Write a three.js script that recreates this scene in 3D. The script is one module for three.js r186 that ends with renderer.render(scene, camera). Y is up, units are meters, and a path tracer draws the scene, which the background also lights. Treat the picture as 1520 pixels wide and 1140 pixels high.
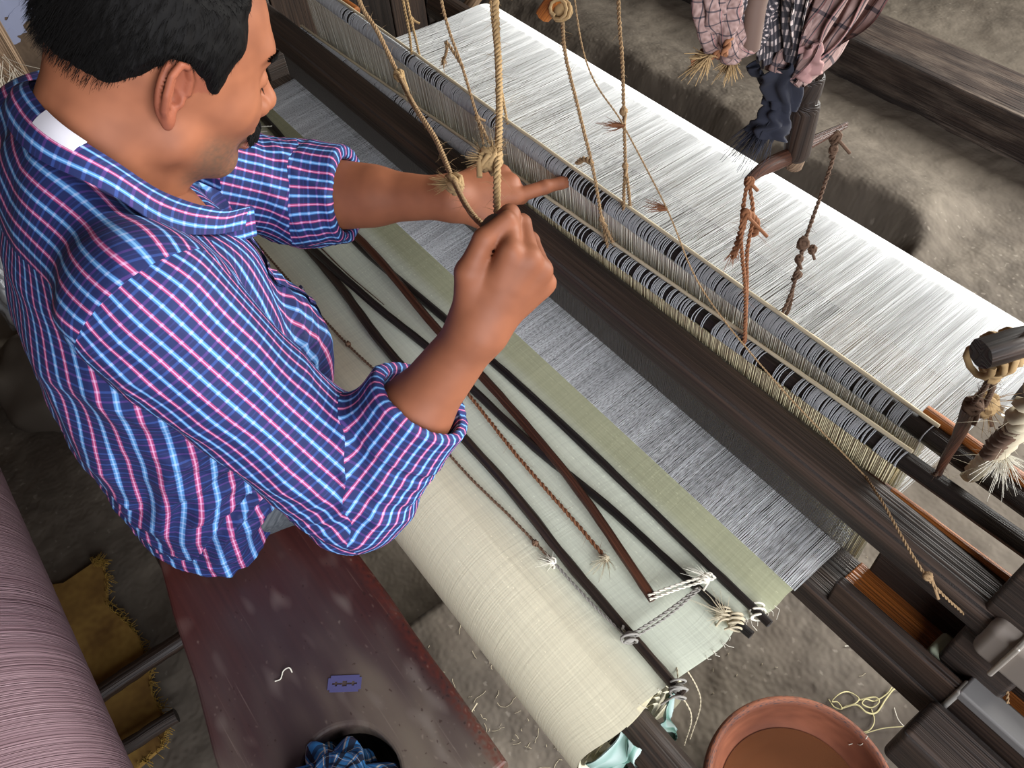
import * as THREE from 'three';
import { RoundedBoxGeometry } from 'three/addons/geometries/RoundedBoxGeometry.js';
import { ImprovedNoise } from 'three/addons/math/ImprovedNoise.js';
import { mergeGeometries, mergeVertices } from 'three/addons/utils/BufferGeometryUtils.js';
import { RectAreaLightUniformsLib } from 'three/addons/lights/RectAreaLightUniformsLib.js';

// ---------------------------------------------------------------- camera, sky, lights, exposure
const scene = new THREE.Scene();
const camera = new THREE.PerspectiveCamera(49.73, 1520 / 1140, 0.03, 60);
camera.position.set(0, 1.5, 0);
camera.up.set(-0.5972, 0.6196, -0.5094);
camera.lookAt(-0.521, 1.5 - 0.7825, -0.341);
const renderer = new THREE.WebGLRenderer({ antialias: true });
renderer.toneMapping = THREE.LinearToneMapping;
renderer.toneMappingExposure = 1.0;
renderer.shadowMap.enabled = true;
scene.background = new THREE.Color(0.80, 0.90, 1.0);
scene.backgroundIntensity = 0.7;
RectAreaLightUniformsLib.init();
function daylight(name, color, intensity, w, h, from, to) {
  const l = new THREE.RectAreaLight(color, intensity, w, h);
  l.name = name; l.position.set(...from); l.lookAt(...to); scene.add(l);
}
// daylight entering by the two open sides of the shed
daylight('opening_daylight', 0xf6f8ff, 11.5, 1.6, 1.6, [1.38, 1.55, 0.0], [-0.4, 0.8, -0.2]);
daylight('back_daylight', 0xfaf9f4, 38, 1.6, 1.5, [0.5, 1.6, -3.5], [0.2, 1.3, 0]);

// ---------------------------------------------------------------- helpers
const V = (a) => new THREE.Vector3(...a);
function rng(seed) { let s = seed >>> 0; return () => { s = (s + 0x6D2B79F5) | 0; let t = Math.imul(s ^ (s >>> 15), 1 | s); t = (t + Math.imul(t ^ (t >>> 7), 61 | t)) ^ t; return ((t ^ (t >>> 14)) >>> 0) / 4294967296; }; }
const perlin = new ImprovedNoise();
const noise = (x, y, z) => perlin.noise(x + 31.7, y + 17.3, z + 53.1);
const fbm = (x, y, z, n = 4) => { let a = 0, s = 0.5; for (let i = 0; i < n; i++) { a += s * noise(x, y, z); x *= 2.03; y *= 2.03; z *= 2.03; s *= 0.5; } return a; };
const clamp = (x, a = 0, b = 1) => Math.min(b, Math.max(a, x));
const mix = (a, b, t) => a + (b - a) * t;
const smooth = (a, b, x) => { const t = clamp((x - a) / (b - a)); return t * t * (3 - 2 * t); };
const mix3 = (a, b, t) => [mix(a[0], b[0], t), mix(a[1], b[1], t), mix(a[2], b[2], t)];
const used = {}, partNames = new WeakMap();
function numbered(n) { const k = used[n] = (used[n] ?? -1) + 1; return k ? `${n}_${String(k).padStart(3, '0')}` : n; }
function tag(o, label, category, group, kind) {
  o.userData.label = label;
  if (category) o.userData.category = category;
  if (group) o.userData.group = group;
  if (kind) o.userData.kind = kind;
  return o;
}
function thing(name, label, category, pos = [0, 0, 0], group) {
  const g = new THREE.Group(); g.name = numbered(name); g.position.set(...pos); scene.add(g);
  return tag(g, label, category, group);
}
function obj(name, geo, m, parent = scene) {
  const gs = Array.isArray(geo) ? joined(geo) : geo;
  const o = new THREE.Mesh(gs, m); o.castShadow = o.receiveShadow = true;
  o.name = parent === scene ? numbered(name) : name;
  if (parent !== scene) {
    const seen = partNames.get(parent) ?? {}; partNames.set(parent, seen); const k = seen[name] = (seen[name] ?? -1) + 1;
    if (k) o.name = `${name}_${String(k).padStart(3, '0')}`;
    let at = parent, off = new THREE.Vector3(); while (at && at !== scene) { off.add(at.position); at = at.parent; }
    gs.translate(-off.x, -off.y, -off.z);
  }
  parent.add(o); return o;
}
function joined(list) {
  list = list.map((g) => { const h = g.index ? g.toNonIndexed() : g; for (const k of Object.keys(h.attributes)) if (!['position', 'normal', 'uv', 'color'].includes(k)) h.deleteAttribute(k); return h; });
  const hasColor = list.some((g) => g.attributes.color);
  for (const g of list) {
    const n = g.attributes.position.count;
    if (!g.attributes.uv) g.setAttribute('uv', new THREE.BufferAttribute(new Float32Array(n * 2), 2));
    if (hasColor && !g.attributes.color) g.setAttribute('color', new THREE.BufferAttribute(new Float32Array(n * 3).fill(1), 3));
  }
  return mergeGeometries(list);
}
// texture from a function of (u, v) -> sRGB 0..1
function tex(w, h, fn, repeatU = 1, repeatV = 1, srgb = true) {
  const d = new Uint8Array(w * h * 4);
  for (let j = 0; j < h; j++) for (let i = 0; i < w; i++) {
    const c = fn(i / w, j / h, i, j), k = (j * w + i) * 4;
    if (typeof c === 'number') d[k] = d[k + 1] = d[k + 2] = clamp(c) * 255;
    else { d[k] = clamp(c[0]) * 255; d[k + 1] = clamp(c[1]) * 255; d[k + 2] = clamp(c[2]) * 255; }
    d[k + 3] = 255;
  }
  const t = new THREE.DataTexture(d, w, h); t.wrapS = t.wrapT = THREE.RepeatWrapping; t.magFilter = t.minFilter = THREE.LinearFilter;
  if (srgb) t.colorSpace = THREE.SRGBColorSpace;
  t.repeat.set(repeatU, repeatV); t.needsUpdate = true; return t;
}
// noise that repeats over the unit square
const tnoise = (u, v, fu, fv, z = 0) => {
  const a = noise(u * fu, v * fv, z), b = noise((u - 1) * fu, v * fv, z), c = noise(u * fu, (v - 1) * fv, z), d = noise((u - 1) * fu, (v - 1) * fv, z);
  return mix(mix(a, b, u), mix(c, d, u), v) * 1.25;
};
const rgb = (r, g, b) => [r / 255, g / 255, b / 255];
const mat = (o) => new THREE.MeshStandardMaterial({ roughness: 0.8, ...o });
function woodMat(a, b, { rough = 0.6, seed = 0, len = 0.8, wide = 0.12, bump = 0.0012, dust = 0 } = {}) {
  const grain = (u, v) => tnoise(u, v, 3, 26, seed) * 0.55 + tnoise(u, v, 8, 70, seed + 9) * 0.45;
  const t = tex(256, 256, (u, v) => {
    let c = mix3(a, b, clamp(0.5 + grain(u, v) * 1.1 + tnoise(u, v, 3, 3, seed + 4) * 0.6));
    if (dust) c = mix3(c, rgb(120, 108, 96), clamp(dust * (0.4 + 1.6 * tnoise(u, v, 6, 6, seed + 20) + 0.6 * tnoise(u, v, 30, 30, seed + 21))));
    return c;
  }, 1 / len, 1 / wide);
  const bm = tex(256, 256, (u, v) => 0.5 + grain(u, v) * 0.8, 1 / len, 1 / wide, false);
  return mat({ map: t, bumpMap: bm, bumpScale: bump, roughness: rough });
}
// uv in metres by the face's main axis; grain runs along the axis named first
function boxUV(g, along = 'x') {
  const p = g.attributes.position, n = g.attributes.normal, uv = new Float32Array(p.count * 2);
  for (let i = 0; i < p.count; i++) {
    const x = p.getX(i), y = p.getY(i), z = p.getZ(i), ax = Math.abs(n.getX(i)), ay = Math.abs(n.getY(i)), az = Math.abs(n.getZ(i));
    let a, b;
    if (ax > ay && ax > az) { a = z; b = y; } else if (ay > az) { a = x; b = z; } else { a = x; b = y; }
    if (along === 'z') { if (ax > ay && ax > az) { a = z; b = y; } else if (ay > az) { a = z; b = x; } else { a = y; b = x; } }
    if (along === 'y') { if (ax > ay && ax > az) { a = y; b = z; } else if (ay > az) { a = x; b = z; } else { a = y; b = x; } }
    uv[2 * i] = a; uv[2 * i + 1] = b;
  }
  g.setAttribute('uv', new THREE.BufferAttribute(uv, 2)); return g;
}
function box(x0, x1, y0, y1, z0, z1, r = 0.004, along = 'x') {
  const g = new RoundedBoxGeometry(x1 - x0, y1 - y0, z1 - z0, 3, Math.min(r, (x1 - x0) / 2.1, (y1 - y0) / 2.1, (z1 - z0) / 2.1));
  g.translate((x0 + x1) / 2, (y0 + y1) / 2, (z0 + z1) / 2); return boxUV(g, along);
}
function curveOf(pts, n) {
  const c = new THREE.CatmullRomCurve3(pts.map((p) => (p.isVector3 ? p : V(p))), false, 'centripetal');
  return c.getSpacedPoints(n);
}
// sweep a (possibly flattened) section along points; radius is a number or a function of 0..1
function sweep(pts, radius, { seg = 8, flat = 1, twist = 0, cap = true, lump = 0, seed = 0, up = null } = {}) {
  const P = pts.map((p) => (p.isVector3 ? p : V(p))), n = P.length, pos = [], nor = [], uv = [], idx = [];
  let len = 0, T = new THREE.Vector3(), N = new THREE.Vector3(), B = new THREE.Vector3();
  for (let i = 0; i < n; i++) {
    T.subVectors(P[Math.min(n - 1, i + 1)], P[Math.max(0, i - 1)]).normalize();
    if (i === 0) { N.copy(up ? V(up) : Math.abs(T.y) < 0.9 ? new THREE.Vector3(0, 1, 0) : new THREE.Vector3(0, 0, 1)); }
    N.addScaledVector(T, -N.dot(T)).normalize(); B.crossVectors(T, N);
    if (i) len += P[i].distanceTo(P[i - 1]);
    const t = i / (n - 1), r0 = typeof radius === 'function' ? radius(t) : radius;
    for (let k = 0; k <= seg; k++) {
      const a = (k % seg) / seg * Math.PI * 2 + twist * len, ca = Math.cos(a), sa = Math.sin(a);
      const r = r0 * (1 + (lump ? lump * noise(len * 40 + seed, ca * 1.2 + seed, sa * 1.2) : 0));
      pos.push(P[i].x + N.x * ca * r + B.x * sa * r * flat, P[i].y + N.y * ca * r + B.y * sa * r * flat, P[i].z + N.z * ca * r + B.z * sa * r * flat);
      const nx = ca * flat, nb = sa, l = Math.hypot(nx, nb) || 1;
      nor.push((N.x * nx + B.x * nb) / l, (N.y * nx + B.y * nb) / l, (N.z * nx + B.z * nb) / l);
      uv.push(len, k / seg * Math.PI * 2 * r0);
    }
  }
  const w = seg + 1;
  for (let i = 0; i < n - 1; i++) for (let k = 0; k < seg; k++) { const a = i * w + k, b = a + w; idx.push(a, a + 1, b, a + 1, b + 1, b); }
  if (cap) for (const [i, s] of [[0, -1], [n - 1, 1]]) {
    T.subVectors(P[i === 0 ? 1 : n - 1], P[i === 0 ? 0 : n - 2]).normalize().multiplyScalar(s);
    const c = pos.length / 3; pos.push(P[i].x, P[i].y, P[i].z); nor.push(T.x, T.y, T.z); uv.push(0, 0);
    for (let k = 0; k <= seg; k++) { const q = i * w + k; pos.push(pos[q * 3], pos[q * 3 + 1], pos[q * 3 + 2]); nor.push(T.x, T.y, T.z); uv.push(0.01 * Math.cos(k), 0.01 * Math.sin(k)); }
    for (let k = 0; k < seg; k++) s > 0 ? idx.push(c, c + 1 + k, c + 2 + k) : idx.push(c, c + 2 + k, c + 1 + k);
  }
  const g = new THREE.BufferGeometry();
  g.setAttribute('position', new THREE.Float32BufferAttribute(pos, 3)); g.setAttribute('normal', new THREE.Float32BufferAttribute(nor, 3)); g.setAttribute('uv', new THREE.Float32BufferAttribute(uv, 2));
  g.setIndex(idx); return g;
}
const stick = (pts, radius, o = {}) => sweep(curveOf(pts, o.n ?? 24), radius, { seg: 9, lump: 0.12, ...o });
// twisted strands round a centre line
function rope(pts, r, { strands = 2, pitch = 0.012, per = 3, seed = 1, fuzz = 0 } = {}) {
  const rnd = rng(seed * 977 + 5), c = new THREE.CatmullRomCurve3(pts.map((p) => (p.isVector3 ? p : V(p))), false, 'centripetal'), L = c.getLength();
  const n = Math.max(6, Math.round(L / pitch * per * 2)), C = c.getSpacedPoints(n), out = [];
  const N = new THREE.Vector3(0.3, 0.1, 1), T = new THREE.Vector3(), B = new THREE.Vector3(), frames = [];
  for (let i = 0; i <= n; i++) { T.subVectors(C[Math.min(n, i + 1)], C[Math.max(0, i - 1)]).normalize(); N.addScaledVector(T, -N.dot(T)).normalize(); B.crossVectors(T, N); frames.push([N.clone(), B.clone(), T.clone()]); }
  for (let s = 0; s < strands; s++) {
    const line = C.map((p, i) => { const a = i / n * L / pitch * Math.PI * 2 + s / strands * Math.PI * 2, q = r * 0.52; return p.clone().addScaledVector(frames[i][0], Math.cos(a) * q).addScaledVector(frames[i][1], Math.sin(a) * q); });
    out.push(sweep(line, () => r * 0.56 * (0.9 + 0.25 * rnd()), { seg: 5 }));
  }
  if (fuzz) { // stray fibres
    for (let k = 0; k < fuzz; k++) {
      const i = Math.floor(rnd() * n), a = rnd() * 6.28, l = r * (1.5 + 4 * rnd()), d = frames[i][0].clone().multiplyScalar(Math.cos(a)).addScaledVector(frames[i][1], Math.sin(a)).addScaledVector(frames[i][2], (rnd() - 0.5) * 2);
      out.push(sweep([C[i], C[i].clone().addScaledVector(d, l * 0.5), C[i].clone().addScaledVector(d, l).add(new THREE.Vector3(0, -l * 0.3 * rnd(), 0))], (t) => 0.00022 * (1.1 - t), { seg: 3, cap: false }));
    }
  }
  return joined(out);
}
// a knot: a few tight turns of cord
function knot(at, r, cord, axis = [0, 1, 0], seed = 1, turns = 3, tail = 0) {
  const rnd = rng(seed * 31 + 7), A = V(axis).normalize(), N = new THREE.Vector3(0.4, 0.2, 1).addScaledVector(A, -V([0.4, 0.2, 1]).dot(A)).normalize(), B = new THREE.Vector3().crossVectors(A, N), pts = [], c = V(at);
  for (let i = 0; i <= turns * 10; i++) { const t = i / (turns * 10), a = t * turns * 6.283, h = (t - 0.5) * r * 2.2, q = r * (0.75 + 0.35 * Math.sin(t * 3.14) + 0.1 * rnd()); pts.push(c.clone().addScaledVector(A, h + r * 0.25 * Math.sin(a * 0.5 + seed)).addScaledVector(N, Math.cos(a) * q).addScaledVector(B, Math.sin(a) * q)); }
  if (tail) { const l = pts[pts.length - 1], d = N.clone().multiplyScalar(rnd() - 0.2).addScaledVector(B, rnd() - 0.5); for (let i = 1; i < 5; i++) pts.push(l.clone().addScaledVector(d, tail * i / 5).add(new THREE.Vector3(0, -tail * i / 4, 0))); }
  return joined([sweep(pts, cord, { seg: 6 }), new THREE.SphereGeometry(r * 0.8, 10, 8).translate(...at)]);
}
function ball(at, r, cord, seed = 1, turns = 5, tail = 0) { // a rounded knot: turns about wandering axes
  const rnd = rng(seed * 53 + 11), e1 = new THREE.Vector3(1, 0, 0), e2 = new THREE.Vector3(0, 1, 0), c = V(at), pts = [], ax = V([rnd() - 0.5, rnd() - 0.5, rnd() - 0.5]).normalize(), sq = 0.75 + 0.3 * rnd();
  for (let i = 0; i <= turns * 9; i++) { const a = i / 9 * 6.283, q = r * (0.8 + 0.2 * rnd() * (i % 3 ? 0.3 : 1)); e1.applyAxisAngle(ax, 0.17); e2.applyAxisAngle(ax, 0.17); if (i % 9 === 0) { ax.applyAxisAngle(e1, 0.7 + rnd()); } const p = e1.clone().multiplyScalar(Math.cos(a) * q).addScaledVector(e2, Math.sin(a) * q); p.x *= sq; p.z *= sq; p.y *= 1.15; pts.push(p.add(c)); }
  if (tail) { const l = pts[pts.length - 1], d = V([rnd() - 0.5, -0.4, rnd() - 0.5]).normalize(); for (let i = 1; i < 5; i++) pts.push(l.clone().addScaledVector(d, tail * i / 4)); }
  return joined([sweep(pts, cord, { seg: 6 }), new THREE.SphereGeometry(r * 0.72, 12, 10).translate(...at)]);
}
function tuft(at, dir, len, n, spread, r, seed) { // frayed end
  const rnd = rng(seed * 131 + 3), out = [], D = V(dir).normalize();
  for (let k = 0; k < n; k++) {
    const o = V([rnd() - 0.5, rnd() - 0.5, rnd() - 0.5]).multiplyScalar(spread), l = len * (0.5 + 0.6 * rnd()), p0 = V(at).addScaledVector(o, 0.15), p2 = p0.clone().addScaledVector(D, l).addScaledVector(o, l / len), p1 = p0.clone().lerp(p2, 0.5).addScaledVector(V([rnd() - 0.5, rnd() - 0.5, rnd() - 0.5]), len * 0.15);
    out.push(sweep([p0, p1, p2], (t) => r * (1.15 - t * 0.8), { seg: 3, cap: false }));
  }
  return joined(out);
}
// many thin fibres, each a three-sided tube, in one geometry
function fibres(lines, r, color = null) {
  let nv = 0, nt = 0; for (const l of lines) { nv += l.length * 3; nt += (l.length - 1) * 6; }
  const pos = new Float32Array(nv * 3), nor = new Float32Array(nv * 3), idx = new Uint32Array(nt * 3), col = color ? new Float32Array(nv * 3) : null;
  let v = 0, f = 0; const T = new THREE.Vector3(), N = new THREE.Vector3(), B = new THREE.Vector3();
  lines.forEach((l, li) => {
    const base = v / 3, n = l.length;
    N.set(0.31, 0.9, 0.2);
    for (let i = 0; i < n; i++) {
      const p = l[i], a = l[Math.max(0, i - 1)], b = l[Math.min(n - 1, i + 1)];
      T.set(b[0] - a[0], b[1] - a[1], b[2] - a[2]).normalize(); N.addScaledVector(T, -N.dot(T)).normalize(); B.crossVectors(T, N);
      const rr = (typeof r === 'function' ? r(li, i / (n - 1)) : r) * (p[3] ?? 1);
      for (let k = 0; k < 3; k++) {
        const c = Math.cos(k * 2.0944), s = Math.sin(k * 2.0944), x = N.x * c + B.x * s, y = N.y * c + B.y * s, z = N.z * c + B.z * s;
        pos[v] = p[0] + x * rr; pos[v + 1] = p[1] + y * rr; pos[v + 2] = p[2] + z * rr; nor[v] = x; nor[v + 1] = y; nor[v + 2] = z;
        if (col) { const q = color(li); col[v] = q[0]; col[v + 1] = q[1]; col[v + 2] = q[2]; }
        v += 3;
      }
      if (i < n - 1) for (let k = 0; k < 3; k++) { const a0 = base + i * 3 + k, a1 = base + i * 3 + (k + 1) % 3; idx[f++] = a0; idx[f++] = a1; idx[f++] = a0 + 3; idx[f++] = a1; idx[f++] = a1 + 3; idx[f++] = a0 + 3; }
    }
  });
  const g = new THREE.BufferGeometry(); g.setAttribute('position', new THREE.BufferAttribute(pos, 3)); g.setAttribute('normal', new THREE.BufferAttribute(nor, 3));
  if (col) g.setAttribute('color', new THREE.BufferAttribute(col, 3));
  g.setAttribute('uv', new THREE.BufferAttribute(new Float32Array(nv * 2), 2)); g.setIndex(new THREE.BufferAttribute(idx, 1)); return g;
}
// a grid surface from f(u, v) -> [x, y, z]; uvf gives metres
function grid(nu, nv, f, uvf, colf) {
  const pos = [], uv = [], col = [], idx = [];
  for (let j = 0; j <= nv; j++) for (let i = 0; i <= nu; i++) { const u = i / nu, v = j / nv; pos.push(...f(u, v)); uv.push(...(uvf ? uvf(u, v) : [u, v])); if (colf) col.push(...colf(u, v)); }
  for (let j = 0; j < nv; j++) for (let i = 0; i < nu; i++) { const a = j * (nu + 1) + i, b = a + nu + 1; idx.push(a, b, a + 1, a + 1, b, b + 1); }
  const g = new THREE.BufferGeometry(); g.setAttribute('position', new THREE.Float32BufferAttribute(pos, 3)); g.setAttribute('uv', new THREE.Float32BufferAttribute(uv, 2));
  if (colf) g.setAttribute('color', new THREE.Float32BufferAttribute(col, 3));
  g.setIndex(idx); g.computeVertexNormals(); return g;
}
// give a sheet thickness: a copy pushed along the normals
function thicken(g, t) {
  const b = g.clone(), p = b.attributes.position, n = b.attributes.normal;
  for (let i = 0; i < p.count; i++) { p.setXYZ(i, p.getX(i) - n.getX(i) * t, p.getY(i) - n.getY(i) * t, p.getZ(i) - n.getZ(i) * t); n.setXYZ(i, -n.getX(i), -n.getY(i), -n.getZ(i)); }
  const k = b.index.array.slice(); for (let i = 0; i < k.length; i += 3) { const q = k[i]; k[i] = k[i + 1]; k[i + 1] = q; } b.setIndex([...k]);
  return joined([g, b]);
}
// ---- distance fields and their mesh (naive surface nets)
const len3 = (x, y, z) => Math.sqrt(x * x + y * y + z * z);
const smin = (a, b, k) => { const h = Math.max(k - Math.abs(a - b), 0) / k; return Math.min(a, b) - h * h * k * 0.25; };
const smax = (a, b, k) => -smin(-a, -b, k);
function capsule(p, a, b, ra, rb) {
  const bx = b[0] - a[0], by = b[1] - a[1], bz = b[2] - a[2], px = p[0] - a[0], py = p[1] - a[1], pz = p[2] - a[2];
  const t = clamp((px * bx + py * by + pz * bz) / (bx * bx + by * by + bz * bz));
  return len3(px - bx * t, py - by * t, pz - bz * t) - mix(ra, rb, t);
}
function ellipsoid(p, c, r) {
  const x = (p[0] - c[0]) / r[0], y = (p[1] - c[1]) / r[1], z = (p[2] - c[2]) / r[2], k0 = len3(x, y, z), k1 = len3(x / r[0], y / r[1], z / r[2]);
  return k1 < 1e-9 ? -Math.min(...r) : k0 * (k0 - 1) / k1;
}
function nets(lo, hi, cell, sdf) {
  const n = [0, 1, 2].map((k) => Math.ceil((hi[k] - lo[k]) / cell) + 1), [nx, ny, nz] = n, F = new Float32Array(nx * ny * nz), p = [0, 0, 0];
  let q = 0;
  for (let k = 0; k < nz; k++) for (let j = 0; j < ny; j++) for (let i = 0; i < nx; i++) { p[0] = lo[0] + i * cell; p[1] = lo[1] + j * cell; p[2] = lo[2] + k * cell; F[q++] = sdf(p); }
  const id = new Int32Array(nx * ny * nz).fill(-1), pos = [], idx = [], sx = 1, sy = nx, sz = nx * ny, off = [0, sx, sy, sx + sy, sz, sz + sx, sz + sy, sx + sy + sz];
  const edges = [[0, 1], [2, 3], [4, 5], [6, 7], [0, 2], [1, 3], [4, 6], [5, 7], [0, 4], [1, 5], [2, 6], [3, 7]];
  for (let k = 0; k < nz - 1; k++) for (let j = 0; j < ny - 1; j++) for (let i = 0; i < nx - 1; i++) {
    const b = i + j * sy + k * sz; let m = 0; for (let c = 0; c < 8; c++) if (F[b + off[c]] < 0) m |= 1 << c;
    if (m === 0 || m === 255) continue;
    let x = 0, y = 0, z = 0, w = 0;
    for (const [a, c] of edges) { if (((m >> a) & 1) === ((m >> c) & 1)) continue; const fa = F[b + off[a]], fc = F[b + off[c]], t = fa / (fa - fc); x += mix(a & 1, c & 1, t); y += mix((a >> 1) & 1, (c >> 1) & 1, t); z += mix(a >> 2, c >> 2, t); w++; }
    id[b] = pos.length / 3; pos.push(lo[0] + (i + x / w) * cell, lo[1] + (j + y / w) * cell, lo[2] + (k + z / w) * cell);
  }
  const quad = (a, b, c, d, flip) => { if (a < 0 || b < 0 || c < 0 || d < 0) return; flip ? idx.push(a, c, b, a, d, c) : idx.push(a, b, c, a, c, d); };
  for (let k = 1; k < nz - 1; k++) for (let j = 1; j < ny - 1; j++) for (let i = 1; i < nx - 1; i++) {
    const b = i + j * sy + k * sz, s = F[b] < 0;
    if (s !== F[b + sx] < 0) quad(id[b], id[b - sy], id[b - sy - sz], id[b - sz], s);
    if (s !== F[b + sy] < 0) quad(id[b], id[b - sz], id[b - sz - sx], id[b - sx], s);
    if (s !== F[b + sz] < 0) quad(id[b], id[b - sx], id[b - sx - sy], id[b - sy], s);
  }
  const nor = new Float32Array(pos.length), e = cell * 0.6;
  for (let i = 0; i < pos.length; i += 3) {
    const g = [0, 0, 0]; for (let a = 0; a < 3; a++) { p[0] = pos[i]; p[1] = pos[i + 1]; p[2] = pos[i + 2]; p[a] += e; const u = sdf(p); p[a] -= 2 * e; g[a] = u - sdf(p); }
    const l = len3(...g) || 1; nor[i] = g[0] / l; nor[i + 1] = g[1] / l; nor[i + 2] = g[2] / l;
  }
  const G = new THREE.BufferGeometry(); G.setAttribute('position', new THREE.Float32BufferAttribute(pos, 3)); G.setAttribute('normal', new THREE.BufferAttribute(nor, 3)); G.setIndex(idx);
  // make the winding agree with the outward normals
  let agree = 0; const A = new THREE.Vector3(), B = new THREE.Vector3(), C = new THREE.Vector3();
  for (let i = 0; i < Math.min(idx.length, 3000); i += 3) { A.fromArray(pos, idx[i] * 3); B.fromArray(pos, idx[i + 1] * 3).sub(A); C.fromArray(pos, idx[i + 2] * 3).sub(A); B.cross(C); agree += Math.sign(B.x * nor[idx[i] * 3] + B.y * nor[idx[i] * 3 + 1] + B.z * nor[idx[i] * 3 + 2]); }
  if (agree < 0) { for (let i = 0; i < idx.length; i += 3) { const t = idx[i]; idx[i] = idx[i + 1]; idx[i + 1] = t; } G.setIndex(idx); }
  return G;
}
// cut a mesh in two where the field f changes sign: [f >= 0, f < 0]
function cutBy(g, f) {
  const h = g.index ? g.toNonIndexed() : g, P = h.attributes.position.array, N = h.attributes.normal.array, out = [{ p: [], n: [] }, { p: [], n: [] }];
  const emit = (o, vs) => { for (let i = 1; i + 1 < vs.length; i++) for (const v of [vs[0], vs[i], vs[i + 1]]) { o.p.push(v[0], v[1], v[2]); o.n.push(v[3], v[4], v[5]); } };
  for (let t = 0; t < P.length; t += 9) {
    const vs = [0, 3, 6].map((k) => { const v = [P[t + k], P[t + k + 1], P[t + k + 2], N[t + k], N[t + k + 1], N[t + k + 2]]; v.f = f(v); return v; });
    const pl = [], mi = [];
    for (let k = 0; k < 3; k++) {
      const a = vs[k], b = vs[(k + 1) % 3]; (a.f >= 0 ? pl : mi).push(a);
      if (a.f >= 0 !== b.f >= 0) { const s = a.f / (a.f - b.f), c = a.map((x, q) => mix(x, b[q], s)); pl.push(c); mi.push(c); }
    }
    if (pl.length > 2) emit(out[0], pl); if (mi.length > 2) emit(out[1], mi);
  }
  return out.map((o) => { const G = new THREE.BufferGeometry(); G.setAttribute('position', new THREE.Float32BufferAttribute(o.p, 3)); G.setAttribute('normal', new THREE.Float32BufferAttribute(o.n, 3)); return G; });
}
// uv from a function of position; period: the u at which it wraps
function mapUV(g, f, period = 0) {
  const P = g.attributes.position.array, n = P.length / 3, uv = new Float32Array(n * 2);
  for (let i = 0; i < n; i++) { const c = f([P[3 * i], P[3 * i + 1], P[3 * i + 2]]); uv[2 * i] = c[0]; uv[2 * i + 1] = c[1]; if (period && i % 3) { const u0 = uv[2 * (i - i % 3)]; while (uv[2 * i] - u0 > period / 2) uv[2 * i] -= period; while (uv[2 * i] - u0 < -period / 2) uv[2 * i] += period; } }
  g.setAttribute('uv', new THREE.BufferAttribute(uv, 2)); return g;
}

// ---------------------------------------------------------------- the shed: floor, walls, ceiling
const MX = -0.7475, CY = 0.684; // middle and height of the web on the loom
const struct = (name, geo, m, parent) => { const o = obj(name, geo, m, parent ?? scene); if (!parent) o.userData.kind = 'structure'; return o; };
const mudTex = tex(512, 512, (u, v) => {
  const n = tnoise(u, v, 4, 4, 1) * 0.5 + tnoise(u, v, 11, 11, 2) * 0.35 + tnoise(u, v, 40, 40, 3) * 0.25, s = tnoise(u, v, 90, 90, 5);
  let c = mix3(rgb(72, 64, 55), rgb(114, 105, 93), clamp(0.5 + n * 1.1));
  if (s > 0.55) c = mix3(c, rgb(160, 152, 140), 0.35);
  return mix3(c, rgb(70, 60, 50), clamp(tnoise(u, v, 7, 7, 8) * 1.2 - 0.25));
}, 1 / 1.1, 1 / 1.1);
const mudBump = tex(512, 512, (u, v) => 0.5 + tnoise(u, v, 9, 9, 11) * 0.3 + tnoise(u, v, 26, 26, 12) * 0.16 + tnoise(u, v, 110, 110, 13) * 0.05, 1 / 1.1, 1 / 1.1, false);
const mudMat = mat({ map: mudTex, bumpMap: mudBump, bumpScale: 0.018, roughness: 0.88 });
// beaten earth, with a low rounded bank beyond the loom and the treadle pit under it
function groundY(x, z) {
  let y = 0.012 * fbm(x * 1.7, z * 1.7, 0, 3) + 0.012 * Math.max(0, noise(x * 6, z * 6, 2)) + 0.004 * noise(x * 22, z * 22, 5);
  const bank = smooth(-1.60, -1.74, z) * smooth(-2.02, -1.80, z) * smooth(-0.60, -0.74, x);
  y += 0.06 * bank * (1 + 0.15 * noise(x * 3, z * 3, 9));
  const pit = smooth(-0.02, -0.08, z) * smooth(-1.74, -1.60, z + 0.05 * noise(x * 4, 3, 1)) * smooth(-0.66, -0.74, x) * smooth(-1.95, -1.7, x);
  return y - 0.24 * pit;
}
struct('floor', thicken(grid(300, 330, (u, v) => { const x = mix(-2.6, 1.6, u), z = mix(-4.0, 2.4, v); return [x, groundY(x, z), z]; }, (u, v) => [u * 4.2, v * 6.4]), 0.12), mudMat);
const plasterTex = tex(256, 256, (u, v) => mix3(rgb(96, 80, 66), rgb(130, 110, 90), clamp(0.5 + tnoise(u, v, 5, 5, 31) + tnoise(u, v, 24, 24, 32) * 0.5)), 1, 1);
const wallMat = mat({ map: plasterTex, color: 0xc4c0bc, bumpMap: mudBump, bumpScale: 0.02, roughness: 0.95 });
const wallBox = (a) => boxUV(new THREE.BoxGeometry(a[1] - a[0], a[3] - a[2], a[5] - a[4]).translate((a[0] + a[1]) / 2, (a[2] + a[3]) / 2, (a[4] + a[5]) / 2));
const wallLeft = struct('wall_left', wallBox([-2.75, -2.6, -0.3, 2.8, -4.0, 2.4]), wallMat);
struct('wall_front', wallBox([-2.6, 1.6, -0.3, 2.8, 2.4, 2.55]), wallMat);
struct('wall_right', [wallBox([1.45, 1.6, -0.3, 0.65, -4, 2.4]), wallBox([1.45, 1.6, 2.45, 2.8, -4, 2.4]), wallBox([1.45, 1.6, 0.65, 2.45, -4, -0.9]), wallBox([1.45, 1.6, 0.65, 2.45, 0.9, 2.4])], wallMat);
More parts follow.
